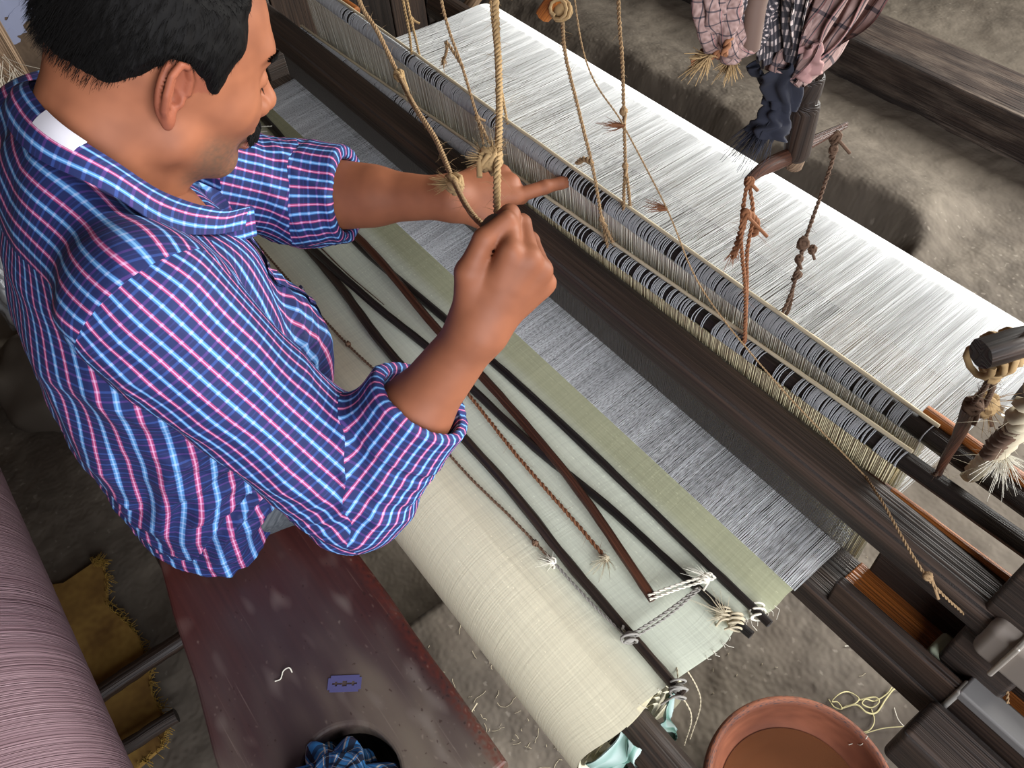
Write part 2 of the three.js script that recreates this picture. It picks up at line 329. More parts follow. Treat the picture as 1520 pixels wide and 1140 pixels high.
struct('wall_back', [wallBox([-2.6, 1.6, -0.3, 0.8, -4.0, -3.85]), wallBox([-2.6, 1.6, 2.4, 2.8, -4.0, -3.85]), wallBox([-2.6, -0.4, 0.8, 2.4, -4.0, -3.85]), wallBox([1.3, 1.6, 0.8, 2.4, -4.0, -3.85])], wallMat);
struct('ceiling', wallBox([-2.75, 1.6, 2.7, 2.85, -4.0, 2.55]), mat({ color: 0x4a4038, roughness: 1 }));
// old whitewash flaking off the mud wall
const paintMat = mat({ color: 0x868ca6, roughness: 0.7 });
{
  const rnd = rng(5);
  [[[-2.6, 0.471, -0.202], 0.055], [[-2.6, 0.449, -0.253], 0.06], [[-2.6, 0.417, -0.195], 0.05], [[-2.6, 0.393, -0.173], 0.035], [[-2.6, 0.468, -0.15], 0.08], [[-2.6, 0.494, -0.31], 0.06], [[-2.6, 0.315, -1.046], 0.05]].forEach(([[, y, z], r], fi) => {
    r *= 0.72; const s = new THREE.Shape(); for (let k = 0; k < 22; k++) { const a = k / 22 * 6.283, q = r * (0.75 + 0.5 * noise(Math.cos(a) * 1.4 + y * 9, Math.sin(a) * 1.4, z * 11) + 0.12 * rnd()); k ? s.lineTo(Math.cos(a) * q, Math.sin(a) * q) : s.moveTo(q, 0); }
    struct('paint_flake', new THREE.ExtrudeGeometry(s, { depth: 0.003, bevelEnabled: false }).rotateY(Math.PI / 2).translate(-2.602 + fi * 0.0007, y, z), paintMat, wallLeft);
  });
}

// ---------------------------------------------------------------- shared woods and cords
const W = {
  dark: woodMat(rgb(30, 22, 18), rgb(66, 50, 40), { seed: 1, rough: 0.5 }),
  sley: woodMat(rgb(32, 25, 21), rgb(72, 57, 47), { seed: 2, rough: 0.6, wide: 0.07 }),
  black: woodMat(rgb(18, 15, 14), rgb(46, 38, 34), { seed: 3, rough: 0.42, wide: 0.04 }),
  red: woodMat(rgb(46, 25, 17), rgb(104, 62, 42), { seed: 4, rough: 0.45, wide: 0.03 }),
  cane: woodMat(rgb(120, 66, 26), rgb(186, 112, 48), { seed: 5, rough: 0.45, wide: 0.03 }),
  orange: woodMat(rgb(100, 54, 20), rgb(170, 98, 38), { seed: 6, rough: 0.4, wide: 0.06 }),
  beam: woodMat(rgb(30, 23, 20), rgb(60, 46, 38), { seed: 7, rough: 0.75, wide: 0.2, bump: 0.004, dust: 0.45 }),
  post: woodMat(rgb(96, 76, 58), rgb(158, 132, 106), { seed: 8, rough: 0.85, bump: 0.003 }),
};
const C = {
  coir: mat({ color: 0x9a7f58, roughness: 0.95 }), jute: mat({ color: 0x8a7050, roughness: 0.95 }), brown: mat({ color: 0x5a4434, roughness: 0.95 }), rust: mat({ color: 0x7e5133, roughness: 0.9 }),
  white: mat({ color: 0xd9d4c4, roughness: 0.85 }), grey: mat({ color: 0x8c8880, roughness: 0.9 }), twine: mat({ color: 0x6e5440, roughness: 0.95 }), pale: mat({ color: 0xb9ad92, roughness: 0.95 }),
};

// ---------------------------------------------------------------- the web: woven cloth on its beam
const clothTex = tex(1024, 1024, (u, v, i, j) => {
  const weft = tnoise(u, v, 5, 150, 41) * 0.035 + (((j * 7919) % 13) - 6) * 0.0025, warp = tnoise(u, v, 170, 3, 42) * 0.035, blot = tnoise(u, v, 3, 3, 43) * 0.05, slub = tnoise(u, v, 110, 260, 46);
  const k = 0.90 + weft + warp + blot + (slub > 0.52 ? 0.12 : 0); return [k, k, k];
}, 1 / 0.5, 1 / 0.5);
const clothBump = tex(512, 512, (u, v, i, j) => 0.5 + 0.28 * tnoise(u, v, 160, 6, 44) + 0.28 * tnoise(u, v, 6, 160, 45) + ((i + j) % 2 ? 0.06 : -0.06), 1 / 0.25, 1 / 0.25, false);
const linc = (r, g, b) => { const c = new THREE.Color().setRGB(r / 255, g / 255, b / 255, THREE.SRGBColorSpace); return [c.r, c.g, c.b]; };
const cOlive = linc(192, 194, 158), cGreen = linc(232, 238, 216), cYellow = linc(244, 236, 204);  // yellow toward the roll paints in translucency; olive at the fell is real colour
const ROLL = { y: 0.612, z: -0.205, r: 0.072 };
{
  const cloth = thing('woven_cloth', 'pale green and cream handwoven cloth wound onto the front beam of the loom', 'cloth', [MX, 0.612, -0.2]);
  const edgeR = (z) => -0.138 - 0.016 * smooth(-0.40, -0.2, z) - 0.010 * (Math.exp(-(((z + 0.345) / 0.022) ** 2)) + Math.exp(-(((z + 0.405) / 0.02) ** 2)) * 0.4), edgeL = (z) => -1.357 + 0.012 * smooth(-0.40, -0.2, z);
  const flat = (u, v) => {
    const z = mix(-0.412, ROLL.z, v), x = mix(edgeL(z), edgeR(z), u);
    return [x, CY + 0.0006 * noise(x * 9, z * 30, 1) - 0.003 * Math.sin(v * Math.PI), z];
  };
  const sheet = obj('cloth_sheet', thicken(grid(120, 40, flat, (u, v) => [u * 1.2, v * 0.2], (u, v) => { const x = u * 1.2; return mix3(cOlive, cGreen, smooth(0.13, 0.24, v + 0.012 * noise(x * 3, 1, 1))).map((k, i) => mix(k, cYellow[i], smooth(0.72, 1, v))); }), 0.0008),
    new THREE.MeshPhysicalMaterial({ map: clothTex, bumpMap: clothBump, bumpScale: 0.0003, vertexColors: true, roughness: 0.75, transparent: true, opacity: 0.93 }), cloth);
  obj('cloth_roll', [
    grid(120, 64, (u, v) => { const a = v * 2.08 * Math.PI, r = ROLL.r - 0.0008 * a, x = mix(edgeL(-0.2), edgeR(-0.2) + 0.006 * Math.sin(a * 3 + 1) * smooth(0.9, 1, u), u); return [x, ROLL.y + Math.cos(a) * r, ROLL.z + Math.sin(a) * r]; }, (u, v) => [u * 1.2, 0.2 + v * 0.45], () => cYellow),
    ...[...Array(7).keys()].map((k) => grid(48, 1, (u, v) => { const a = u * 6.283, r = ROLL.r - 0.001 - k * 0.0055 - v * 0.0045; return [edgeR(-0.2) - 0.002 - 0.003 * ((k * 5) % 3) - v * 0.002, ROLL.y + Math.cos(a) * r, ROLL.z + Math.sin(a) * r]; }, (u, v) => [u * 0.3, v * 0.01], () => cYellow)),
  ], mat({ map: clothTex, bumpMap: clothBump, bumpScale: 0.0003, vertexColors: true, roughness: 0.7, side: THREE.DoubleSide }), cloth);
  // stray weft ends along the selvedge
  const rnd = rng(8), ends = [];
  for (let k = 0; k < 16; k++) { const z = mix(-0.41, -0.2, rnd()), x = edgeR(z), l = 0.002 + 0.010 * rnd() ** 3; ends.push([[x - 0.002, CY, z], [x + l * 0.5, CY - 0.002, z + (rnd() - 0.5) * l], [x + l, CY - 0.003 - l * rnd() * 0.6, z + (rnd() - 0.5) * l * 2]]); }
  const e = obj('loose_ends', fibres(ends, 0.0004), C.white, cloth); e.userData.kind = 'stuff';
  // beam inside the roll
  const beam = thing('cloth_beam', 'dark round wooden beam sticking out of the cream cloth roll', 'beam', [MX, ROLL.y, ROLL.z]);
  obj('shaft', sweep(curveOf([[-1.5, ROLL.y, ROLL.z], [0.12, ROLL.y, ROLL.z]], 30), 0.026, { seg: 18, lump: 0.03 }), W.dark, beam);
  for (const x of [-1.47, 0.08]) obj('support_post', box(x - 0.025, x + 0.025, -0.02, ROLL.y - 0.026, ROLL.z - 0.03, ROLL.z + 0.03, 0.005, 'y'), W.dark, beam);
  // green rag stuffed between roll and beam
  const rag = obj('rag', thicken(grid(44, 26, (u, v) => { const a = 0.4 + u * 4.6, r = 0.028 + 0.030 * v + 0.007 * Math.sin(u * 23 + v * 4), x = -0.152 + 0.022 * (1 - v) + 0.008 * noise(u * 9, v * 5, 2) + 0.006 * Math.sin(u * 17); return [x, ROLL.y + Math.cos(a) * r, ROLL.z + Math.sin(a) * r]; }), 0.0012), mat({ map: tex(128, 128, (u, v) => mix3(rgb(78, 116, 102), rgb(160, 176, 170), clamp(0.5 + 1.4 * tnoise(u, v, 5, 4, 61)))), roughness: 0.9 }), scene);
  tag(rag, 'crumpled green rag stuffed at the end of the cream cloth roll', 'rag');
}

// ---------------------------------------------------------------- warp: threads from the cloth through heddles to the back beam
const YF = 0.80, ZF = -0.515, YR = 0.838, ZR = -0.55; // heddle shafts
{
  const rnd = rng(21), lines = [], n = 2300, cols = [];
  let drift = 0, tone = 0.85;
  for (let k = 0; k < n; k++) {
    const t = (k + 0.5) / n; drift = drift * 0.95 + (rnd() - 0.5) * 0.0008;
    const x = mix(-1.356, -0.139, t) + (rnd() - 0.5) * 0.0010, xr = mix(-1.352, -0.143, t) + drift + (rnd() - 0.5) * 0.0010, xb = mix(-1.345, -0.150, t) + (rnd() - 0.5) * 0.0005, odd = k % 2;
    const h = odd ? [ZR, CY + 0.014] : [ZF, CY - 0.010], dip = (rnd() - 0.5) * 0.003;
    const mid = mix(x, xr, 0.5);
    lines.push([[x, CY + 0.001, -0.411, 0.9], [mid, mix(CY, h[1], 0.45) + dip * 0.3, -0.455, 0.9], [xr, h[1], h[0]], [xr + drift * 0.4, CY + (odd ? 0.005 : -0.004) + dip, -0.645 - 0.05 * rnd()], [mix(xr, xb, 0.7), CY + dip, -0.79 - 0.03 * rnd()], [xb, CY + 0.0005, -0.89], [xb, CY - 0.0035, -0.909], [xb, CY - 0.017, -0.931], [xb, CY - 0.040, -0.945], [xb, CY - 0.06, -0.945]]);
    tone = clamp(tone + (rnd() - 0.5) * 0.2, 0.74, 1.08); const s = tone * (0.8 + 0.2 * rnd()); cols.push([s * 0.86, s * 0.875, s * 0.875]);
  }
  tag(obj('warp_threads', fibres(lines, (i, t) => 0.00025 * (1 + 0.25 * ((i * 7) % 5) / 5), (i) => cols[i]), mat({ vertexColors: true, roughness: 0.42 })), 'sheet of fine white warp threads stretched through the heddles to the back beam', 'warp threads', null, 'stuff');
  const wb = thing('warp_beam', 'white yarn wound on the rear beam at the far edge of the loom', 'beam', [MX, 0.628, -0.89]);
  const yarnTex = tex(512, 64, (u, v) => { const k = 0.9 + 0.1 * tnoise(u, v, 200, 2, 71) + 0.05 * tnoise(u, v, 60, 1, 72); return [k, k, k * 0.985]; }, 1 / 0.25, 1 / 0.25);
  obj('wound_yarn', grid(60, 48, (u, v) => { const a = v * 6.283, r = 0.0552; return [mix(-1.347, -0.148, u), 0.628 + Math.cos(a) * r, -0.89 + Math.sin(a) * r]; }, (u, v) => [u * 1.2, v * 0.35]), mat({ map: yarnTex, roughness: 0.42, side: THREE.DoubleSide }), wb);
  obj('shaft', sweep(curveOf([[-1.5, 0.628, -0.89], [0.1, 0.628, -0.89]], 20), 0.03, { seg: 14 }), W.dark, wb);
  for (const x of [-1.47, 0.07]) obj('support_post', box(x - 0.03, x + 0.03, -0.1, 0.6, -0.92, -0.86, 0.005, 'y'), W.dark, wb);
}
function heddle(label, Y, Z, x0, x1, yl, barMat, seed, o) {
  const rnd = rng(seed), t = thing('heddle_shaft', label, 'heddle', [MX, Y, Z]);
  const tilt = (x) => yl * (x - MX);
  const line = (xa, xb, dy, dz, wob = 0.002) => curveOf([...Array(9).keys()].map((k) => { const x = mix(xa, xb, k / 8); return [x, Y + dy + tilt(x) + wob * noise(x * 3, seed, 1), Z + dz + wob * noise(x * 3, seed, 5)]; }), 60);
  obj('shaft', sweep(line(x0, x1, 0, 0, 0.001), o.r, { seg: 12, lump: 0.06, seed }), barMat, t);
  for (const [a, b, dy, dz, r, m] of o.laths) obj('lath', sweep(line(a, b, dy, dz), r, { seg: 8, lump: 0.1, seed: seed + a }), m, t);
  obj('ridge_cord', sweep(line(-1.345, -0.135, o.r + 0.003, -0.003), 0.0022, { seg: 6, lump: 0.3 }), C.pale, t);
  // loops of the heddle strings over the shaft, then the strings, drawn in at the eye
  const n = 760, loops = [], strings = [], knots = [];
  let dens = 0.5;
  for (let k = 0; k < n; k++) {
    const x = mix(-1.342, -0.138, (k + rnd() * 0.7) / n), y = Y + tilt(x);
    dens = clamp(dens + (rnd() - 0.5) * 0.35, 0.3, 1.3);
    for (let r2 = 0; r2 < 2; r2++) if (rnd() < dens * o.loop(x)) loops.push([...Array(9).keys()].map((q) => { const a = -1.9 + q / 8 * 3.9, r = o.r * 1.09 + 0.0006; return [x + r2 * 0.0008 + 0.0005 * Math.sin(q + k), y + Math.cos(a) * r, Z + Math.sin(a) * r]; }));
    for (const s of [-1, 1]) strings.push([[x, y - o.r * 0.2, Z + s * (o.r + 0.001)], [x + (rnd() - 0.5) * 0.002, mix(y, CY, 0.5), Z + s * (o.r * 0.6 + 0.001)], [x, CY + o.eye + 0.006, Z + s * 0.002], [x, CY + o.eye, Z + s * 0.0006, 0.55], [x + 0.0008, CY + o.eye - 0.006, Z + s * 0.002], [x, CY - 0.13, Z + s * 0.008]]);
    if (rnd() < o.knots) { const h = CY + o.eye + 0.004 + 0.012 * rnd(); knots.push([[x, h, Z + o.r * 0.55 + 0.002], [x + 0.0006, h + 0.004 + 0.010 * rnd(), Z + o.r * 0.6 + 0.0025]]); }
  }
  obj('string_loops', fibres(loops, 0.00062), C.loop, t).userData.kind = 'stuff';
  obj('heddle_strings', fibres(strings, 0.00105), o.mat, t).userData.kind = 'stuff';
  if (knots.length) obj('string_knots', fibres(knots, 0.0008), C.brown, t).userData.kind = 'stuff';
  obj('lower_bar', sweep(line(x0 + 0.05, x1 - 0.02, CY - 0.13 - Y, 0, 0.001), 0.009, { seg: 9 }), W.dark, t);
  return t;
}
C.loop = mat({ color: 0xa8aaac, roughness: 0.8 });
C.cream = mat({ color: 0xe4e0d0, roughness: 0.85 }); C.straw = mat({ color: 0xd6cba4, roughness: 0.85 });
heddle('rear heddle shaft with white strings on a thread-wrapped dark rod', YR, ZR, -1.30, 0.28, 0, W.black, 3, { r: 0.0105, eye: 0.016, mat: C.cream, knots: 0.55, loop: (x) => 1.0 - 0.55 * smooth(-1.0, -0.1, x), laths: [[-0.155, 0.28, 0.010, -0.012, 0.006, W.cane], [-1.42, -1.2, 0.008, -0.010, 0.007, W.cane]] });
heddle('front heddle shaft with cream strings, lower than the rear one, nearest the swinging batten', YF, ZF, -1.34, 0.26, 0.05, W.black, 4, { r: 0.0095, eye: 0.022, mat: C.straw, knots: 0, loop: (x) => 1.0 - 0.45 * smooth(-0.9, -0.1, x), laths: [[-0.13, 0.26, -0.032, 0.014, 0.0045, W.cane], [-0.16, 0.26, -0.038, 0.010, 0.004, W.red], [-1.46, -1.2, -0.02, 0.010, 0.007, W.cane]] });

// ---------------------------------------------------------------- the batten that swings between weaver and heddles
{
  const t = thing('batten', 'dark wooden batten with reed and shuttle box hanging across the warp', 'batten', [MX, 0.68, -0.478]);
  const prof = (x0, x1, y0, y1, z0, z1, m, name, r) => obj(name, box(x0, x1, y0, y1, z0, z1, r), m, t);
  prof(-1.50, 0.30, 0.766, 0.806, -0.503, -0.455, W.sley, 'hand_tree', 0.014);
  const rnd = rng(61), dents = []; for (let k = 0; k < 900; k++) { const x = mix(-1.37, -0.125, (k + rnd() * 0.3) / 900); dents.push([[x, 0.655, -0.482], [x, 0.768, -0.482]]); }
  obj('reed', fibres(dents, 0.00042), mat({ color: 0x5b5650, roughness: 0.5, metalness: 0.3 }), t).userData.kind = 'stuff';
  prof(-1.50, 0.30, 0.618, 0.660, -0.505, -0.438, W.sley, 'race_board', 0.006);
  prof(-1.385, -0.118, 0.756, 0.768, -0.490, -0.474, W.dark, 'reed_cap', 0.003);
  // shuttle box at the right-hand end
  prof(-0.120, 0.16, 0.660, 0.668, -0.500, -0.455, W.orange, 'box_floor', 0.002);
  prof(-0.118, 0.16, 0.655, 0.700, -0.455, -0.442, W.dark, 'box_front', 0.004);
  prof(-0.110, 0.16, 0.655, 0.728, -0.512, -0.498, W.sley, 'box_back', 0.004);
  prof(0.022, 0.30, 0.690, 0.704, -0.466, -0.440, mat({ color: 0x9c9a98, roughness: 0.35, metalness: 0.6 }), 'picker_rail', 0.003);
  prof(-0.02, 0.022, 0.668, 0.690, -0.490, -0.462, mat({ color: 0x9aa08a, roughness: 0.6 }), 'picker', 0.005);
  prof(0.02, 0.026, 0.655, 0.703, -0.457, -0.4395, mat({ color: 0xa8a49c, roughness: 0.4, metalness: 0.5 }), 'iron_strap', 0.003);
  prof(0.012, 0.30, 0.600, 0.672, -0.438, -0.385, W.sley, 'box_end', 0.008);
  for (const x of [0.02, -1.46]) prof(x - 0.03, x + 0.03, 0.60, 1.95, -0.506, -0.462, W.sley, 'sword', 0.005);
  prof(0.002, 0.305, 0.756, 0.811, -0.510, -0.448, mat({ color: 0x7c736a, roughness: 0.5 }), 'end_sleeve', 0.010);
  prof(0.026, 0.031, 0.752, 0.814, -0.514, -0.444, mat({ color: 0xb4aca0, roughness: 0.35, metalness: 0.6 }), 'iron_strap', 0.002);
}
// dark boards added to stand in for shadow past the left of the loom
{
  const t = thing('shade_screen', 'added dark board screen standing in for shadow past the left end of the loom', 'screen', [-2.46, 0, -1.6]);
  for (let k = 0; k < 16; k++) { const z = -2.62 + k * 0.135, j = 0.006 * noise(k * 1.7, 3, 1); obj('plank', box(-2.475 + j, -2.45 + j, -0.02, 1.15 + 0.05 * noise(k * 2.3, 1, 1), z, z + 0.130, 0.004, 'y'), k % 3 ? W.black : W.dark, t); }
  for (const y of [0.25, 0.95]) obj('rail', box(-2.505, -2.47, y, y + 0.06, -2.62, -0.46, 0.005, 'z'), W.dark, t);
}
// overhead poles that carry it all, above the picture
{
  const t = thing('overhead_pole', 'long bamboo pole overhead carrying the heddle cords and batten', 'pole', [MX, 1.95, -0.5]);
  obj('culm', stick([[-1.9, 1.965, -0.53], [0.6, 1.965, -0.53]], 0.03, { n: 60, seg: 14, lump: 0.05 }), W.cane, t);
  for (const x of [-1.85, 0.55]) obj('post', box(x - 0.04, x + 0.04, -0.05, 1.95, -0.57, -0.49, 0.008, 'y'), W.dark, t);
}

// ---------------------------------------------------------------- sticks and ties lying on the cloth
{
  const S = CY + 0.0062;
  const add = (label, pts, r, m, group) => { const o = obj('temple_stick', stick(pts, r, { n: 60, lump: 0.16, seed: pts[0][0] * 9 }), m); tag(o, label, 'stick', group); return o; };
  add('dark stretcher stick lying nearest the fell on the green cloth edge', [[-1.349, 0.69, -0.388], [-1.114, 0.69, -0.372], [-0.942, 0.69, -0.342], [-0.674, 0.69, -0.353], [-0.445, 0.69, -0.361], [-0.215, 0.69, -0.362], [-0.13, 0.694, -0.361]], (t) => 0.0062 - 0.0016 * t, W.black);
  add('reddish brown stretcher stick crossing over the dark one nearest the fell', [[-1.264, 0.69, -0.334], [-1.089, 0.694, -0.351], [-0.941, 0.699, -0.344], [-0.835, 0.703, -0.341], [-0.668, 0.699, -0.33], [-0.542, 0.694, -0.329], [-0.38, 0.694, -0.317], [-0.221, 0.694, -0.29]], (t) => 0.0064 - 0.0012 * t, W.red);
  add('long dark stretcher stick running under the forearm to the tied right end', [[-1.07, 0.69, -0.286], [-0.953, 0.694, -0.282], [-0.885, 0.703, -0.281], [-0.762, 0.694, -0.293], [-0.652, 0.69, -0.307], [-0.451, 0.69, -0.315], [-0.335, 0.69, -0.328], [-0.216, 0.69, -0.334], [-0.134, 0.69, -0.34]], (t) => 0.0060 - 0.0014 * t, W.black);
  add('thick dark stretcher stick closest to the cloth roll with frayed string at its tip', [[-1.02, 0.69, -0.283], [-0.843, 0.69, -0.276], [-0.719, 0.69, -0.265], [-0.631, 0.69, -0.262], [-0.524, 0.69, -0.259], [-0.416, 0.69, -0.258], [-0.313, 0.69, -0.251], [-0.216, 0.69, -0.248], [-0.135, 0.694, -0.245]], (t) => 0.0066 - 0.0014 * t, W.dark);
  const twig = tag(obj('twig', sweep(curveOf([[-0.939, 0.69, -0.294], [-0.842, 0.69, -0.297], [-0.763, 0.69, -0.304]], 16), (t) => 0.0012 - 0.0006 * t, { seg: 5, lump: 0.5 }), C.brown), 'thin twig lying on the cloth beside the crossing dark sticks', 'twig');
  // string ties at the right-hand ends
  const tie = thing('string_tie', 'white string lashing the right ends of the stretcher sticks together', 'string', [-0.203, 0.69, -0.35]);
  obj('loop', [rope([[-0.226, 0.699, -0.287], [-0.215, 0.703, -0.316], [-0.201, 0.703, -0.351]], 0.0016, { seed: 3 }), rope([[-0.222, 0.699, -0.285], [-0.21, 0.703, -0.316], [-0.196, 0.703, -0.35]], 0.0016, { seed: 4 }), rope([[-0.203, 0.703, -0.333], [-0.204, 0.703, -0.35], [-0.198, 0.694, -0.355]], 0.0016, { seed: 5 })], C.white, tie);
  obj('knot', [ball([-0.202, 0.703, -0.343], 0.005, 0.0014, 3, 5, 0.015), tuft([-0.203, 0.703, -0.345], [-0.5, 0.2, 0.4], 0.02, 22, 0.02, 0.0004, 4)], C.white, tie);
  const tie0 = thing('string_tie', 'two white strings at the far left ends of the sticks, seen below the moustache', 'string', [-1.261, 0.69, -0.364]);
  obj('loop', [rope([[-1.285, 0.694, -0.353], [-1.247, 0.703, -0.36], [-1.243, 0.694, -0.384]], 0.0010, { seed: 31 }), rope([[-1.274, 0.694, -0.342], [-1.235, 0.703, -0.349], [-1.237, 0.694, -0.368]], 0.0010, { seed: 32 })], C.white, tie0);
  const tie2 = thing('string_tie', 'grey string tying the stick by the roll to its neighbour', 'string', [-0.205, 0.69, -0.289]);
  obj('loop', [rope([[-0.207, 0.699, -0.243], [-0.201, 0.703, -0.284], [-0.199, 0.703, -0.33]], 0.0017, { seed: 6 }), rope([[-0.203, 0.699, -0.244], [-0.197, 0.703, -0.285], [-0.197, 0.703, -0.331]], 0.0014, { seed: 7 }), knot([-0.206, 0.699, -0.243], 0.0075, 0.0014, [0.7, 0, 0.6], 5, 2)], C.grey, tie2);
  const wrap = thing('string_wrap', 'frayed string wound round the tip of the second stick from the fell', 'string', [-0.147, 0.69, -0.339]);
  obj('winding', [knot([-0.154, 0.69, -0.339], 0.0072, 0.0012, [0.7, 0, 0.7], 6, 7, 0.01), knot([-0.166, 0.69, -0.335], 0.0070, 0.0012, [0.7, 0, 0.7], 7, 4, 0.012)], C.pale, wrap);
  obj('frayed_end', tuft([-0.166, 0.699, -0.331], [-0.8, 0.3, 0.3], 0.018, 24, 0.03, 0.0004, 8), C.pale, wrap);
  const wrap2 = thing('string_wrap', 'white winding on the tip of the dark stick nearest the fell', 'string', [-0.141, 0.69, -0.362]);
  obj('winding', knot([-0.147, 0.69, -0.363], 0.0070, 0.0012, [0.7, 0, 0.7], 8, 5, 0.01), C.white, wrap2);
  const wrap3 = thing('string_wrap', 'pale string wound on the tip of the stick by the roll, trailing frayed ends', 'string', [-0.141, 0.694, -0.246]);
  obj('winding', knot([-0.141, 0.694, -0.246], 0.0075, 0.0012, [0.7, 0, 0.7], 9, 4, 0.02), C.grey, wrap3);
  obj('frayed_end', [rope([[-0.138, 0.694, -0.246], [-0.165, 0.66, -0.255], [-0.13, 0.62, -0.262], [-0.118, 0.56, -0.25]], 0.0008, { seed: 4 }), rope([[-0.14, 0.694, -0.246], [-0.165, 0.67, -0.272], [-0.135, 0.60, -0.285], [-0.120, 0.55, -0.262]], 0.0008, { seed: 9 })], C.pale, wrap3);
  // twines
  const tw = thing('twine', 'thin brown twine stretched along the cloth beside the roll with a pale knot', 'twine', [-0.61, 0.69, -0.237]);
  obj('line', rope([[-1.018, 0.69, -0.227], [-0.872, 0.69, -0.226], [-0.735, 0.69, -0.228], [-0.63, 0.69, -0.235], [-0.472, 0.69, -0.232], [-0.389, 0.69, -0.237], [-0.323, 0.69, -0.239]], 0.0018, { seed: 11 }), C.twine, tw);
  obj('knot', [ball([-0.734, 0.69, -0.229], 0.0034, 0.0012, 3, 4, 0.008), ball([-0.349, 0.69, -0.238], 0.0034, 0.0012, 4, 4)], C.twine, tw);
  obj('pale_knot', [ball([-0.321, 0.69, -0.239], 0.0048, 0.0014, 5, 5, 0.006), tuft([-0.32, 0.69, -0.238], [-0.5, 0.3, 0.4], 0.012, 24, 0.03, 0.0004, 12)], C.white, tw);
  obj('tail_line', rope([[-0.319, 0.69, -0.239], [-0.257, 0.69, -0.24], [-0.206, 0.69, -0.244], [-0.146, 0.69, -0.246]], 0.0017, { seed: 12 }), C.grey, tw);
  const tw2 = thing('twine', 'reddish twisted twine on the cloth with a frayed white end between two sticks', 'twine', [-0.41, 0.69, -0.292]);
  obj('line', rope([[-0.647, 0.69, -0.304], [-0.566, 0.69, -0.302], [-0.447, 0.69, -0.292], [-0.346, 0.69, -0.288], [-0.287, 0.69, -0.285]], 0.0024, { seed: 13, pitch: 0.014, fuzz: 60 }), C.rust, tw2);
  obj('frayed_end', [ball([-0.288, 0.69, -0.284], 0.0046, 0.0015, 6, 4), tuft([-0.287, 0.69, -0.284], [0.3, 0.1, 0.8], 0.016, 40, 0.03, 0.0004, 14)], C.pale, tw2);
}

// ---------------------------------------------------------------- cords that hang the heddle shafts
const PY = 1.94, PZ = -0.53;
function cordTop(p) { return [p[0], PY, PZ]; }
function cord(label, mtl, runs, knots, group) {
  const t = thing('hanging_rope', label, 'cord', runs[0][0]);
  runs.forEach((pts, i) => obj('strand', rope(pts, 0.0021, { seed: i + pts[0][0] * 7, pitch: 0.010, fuzz: 50 }), mtl, t));
  knots.forEach(([p, r, ax, tail], i) => obj('knot', ball(p, r * 0.86, 0.0017, i + 1 + Math.round(p[0] * -40), 5, tail ?? 0.010), mtl, t));
  return t;
}
cord('pair of straight jute cords tied to the left end of the rear heddle', C.coir, [[[-1.02, PY, PZ], [-1.021, 0.933, -0.55], [-1.019, 0.881, -0.55], [-1.031, 0.824, -0.552]], [[-1.015, PY, PZ], [-1.006, 0.94, -0.548], [-0.996, 0.904, -0.545], [-1.02, 0.839, -0.562]]], [[[-1.002, 0.912, -0.548], 0.004], [[-1.026, 0.829, -0.55], 0.004]]);
cord('brown jute cord forking down to the front heddle beside a dangling frayed tail', C.jute, [[[-0.80, PY, PZ], [-0.859, 1.005, -0.515], [-0.827, 0.924, -0.515], [-0.806, 0.866, -0.515]], [[-0.806, 0.866, -0.515], [-0.801, 0.848, -0.515], [-0.787, 0.838, -0.508]], [[-0.806, 0.866, -0.515], [-0.794, 0.851, -0.515], [-0.79, 0.832, -0.52]]], [[[-0.806, 0.866, -0.515], 0.0038]]);
{
  const t = scene.children[scene.children.length - 1];
  obj('frayed_tail', [rope([[-0.826, 0.929, -0.515], [-0.861, 0.95, -0.515], [-0.861, 0.941, -0.515], [-0.877, 0.912, -0.515]], 0.0022, { seed: 8, fuzz: 40 }), tuft([-0.873, 0.923, -0.515], [-0.1, -1, 0], 0.016, 22, 0.014, 0.0005, 3)], C.jute, t);
}
cord('thin double cord dropping to the middle of the rear heddle behind the coir rope', C.coir, [[[-0.79, PY, PZ], [-0.804, 1.012, -0.55], [-0.802, 0.959, -0.55], [-0.797, 0.903, -0.55], [-0.791, 0.843, -0.552]]], [[[-0.787, 0.847, -0.55], 0.0035]]);
cord('brown cord slanting from the short lever down to the front heddle', C.jute, [[[-0.597, 1.094, -0.49], [-0.606, 1.049, -0.5], [-0.603, 0.979, -0.515], [-0.577, 0.913, -0.515], [-0.56, 0.85, -0.515]], [[-0.56, 0.85, -0.515], [-0.552, 0.83, -0.515], [-0.541, 0.817, -0.51]], [[-0.56, 0.85, -0.515], [-0.545, 0.834, -0.515], [-0.54, 0.817, -0.52]]], [[[-0.56, 0.85, -0.515], 0.0035], [[-0.54, 0.817, -0.52], 0.0045]]);
obj('stub', [rope([[-0.578, 0.92, -0.515], [-0.591, 0.918, -0.515], [-0.604, 0.906, -0.515]], 0.0034, { seed: 4, fuzz: 20 })], C.jute, scene.children[scene.children.length - 1]);
cord('straight taut cord with one small knot dropping to the rear heddle', C.jute, [[[-0.56, PY, PZ], [-0.583, 1.092, -0.55], [-0.574, 1.032, -0.55], [-0.568, 0.975, -0.55], [-0.561, 0.909, -0.55]], [[-0.561, 0.909, -0.55], [-0.561, 0.871, -0.55], [-0.554, 0.84, -0.545]], [[-0.561, 0.909, -0.55], [-0.553, 0.875, -0.55], [-0.558, 0.834, -0.56]]], [[[-0.568, 0.975, -0.55], 0.0045], [[-0.561, 0.908, -0.55], 0.0032]]);
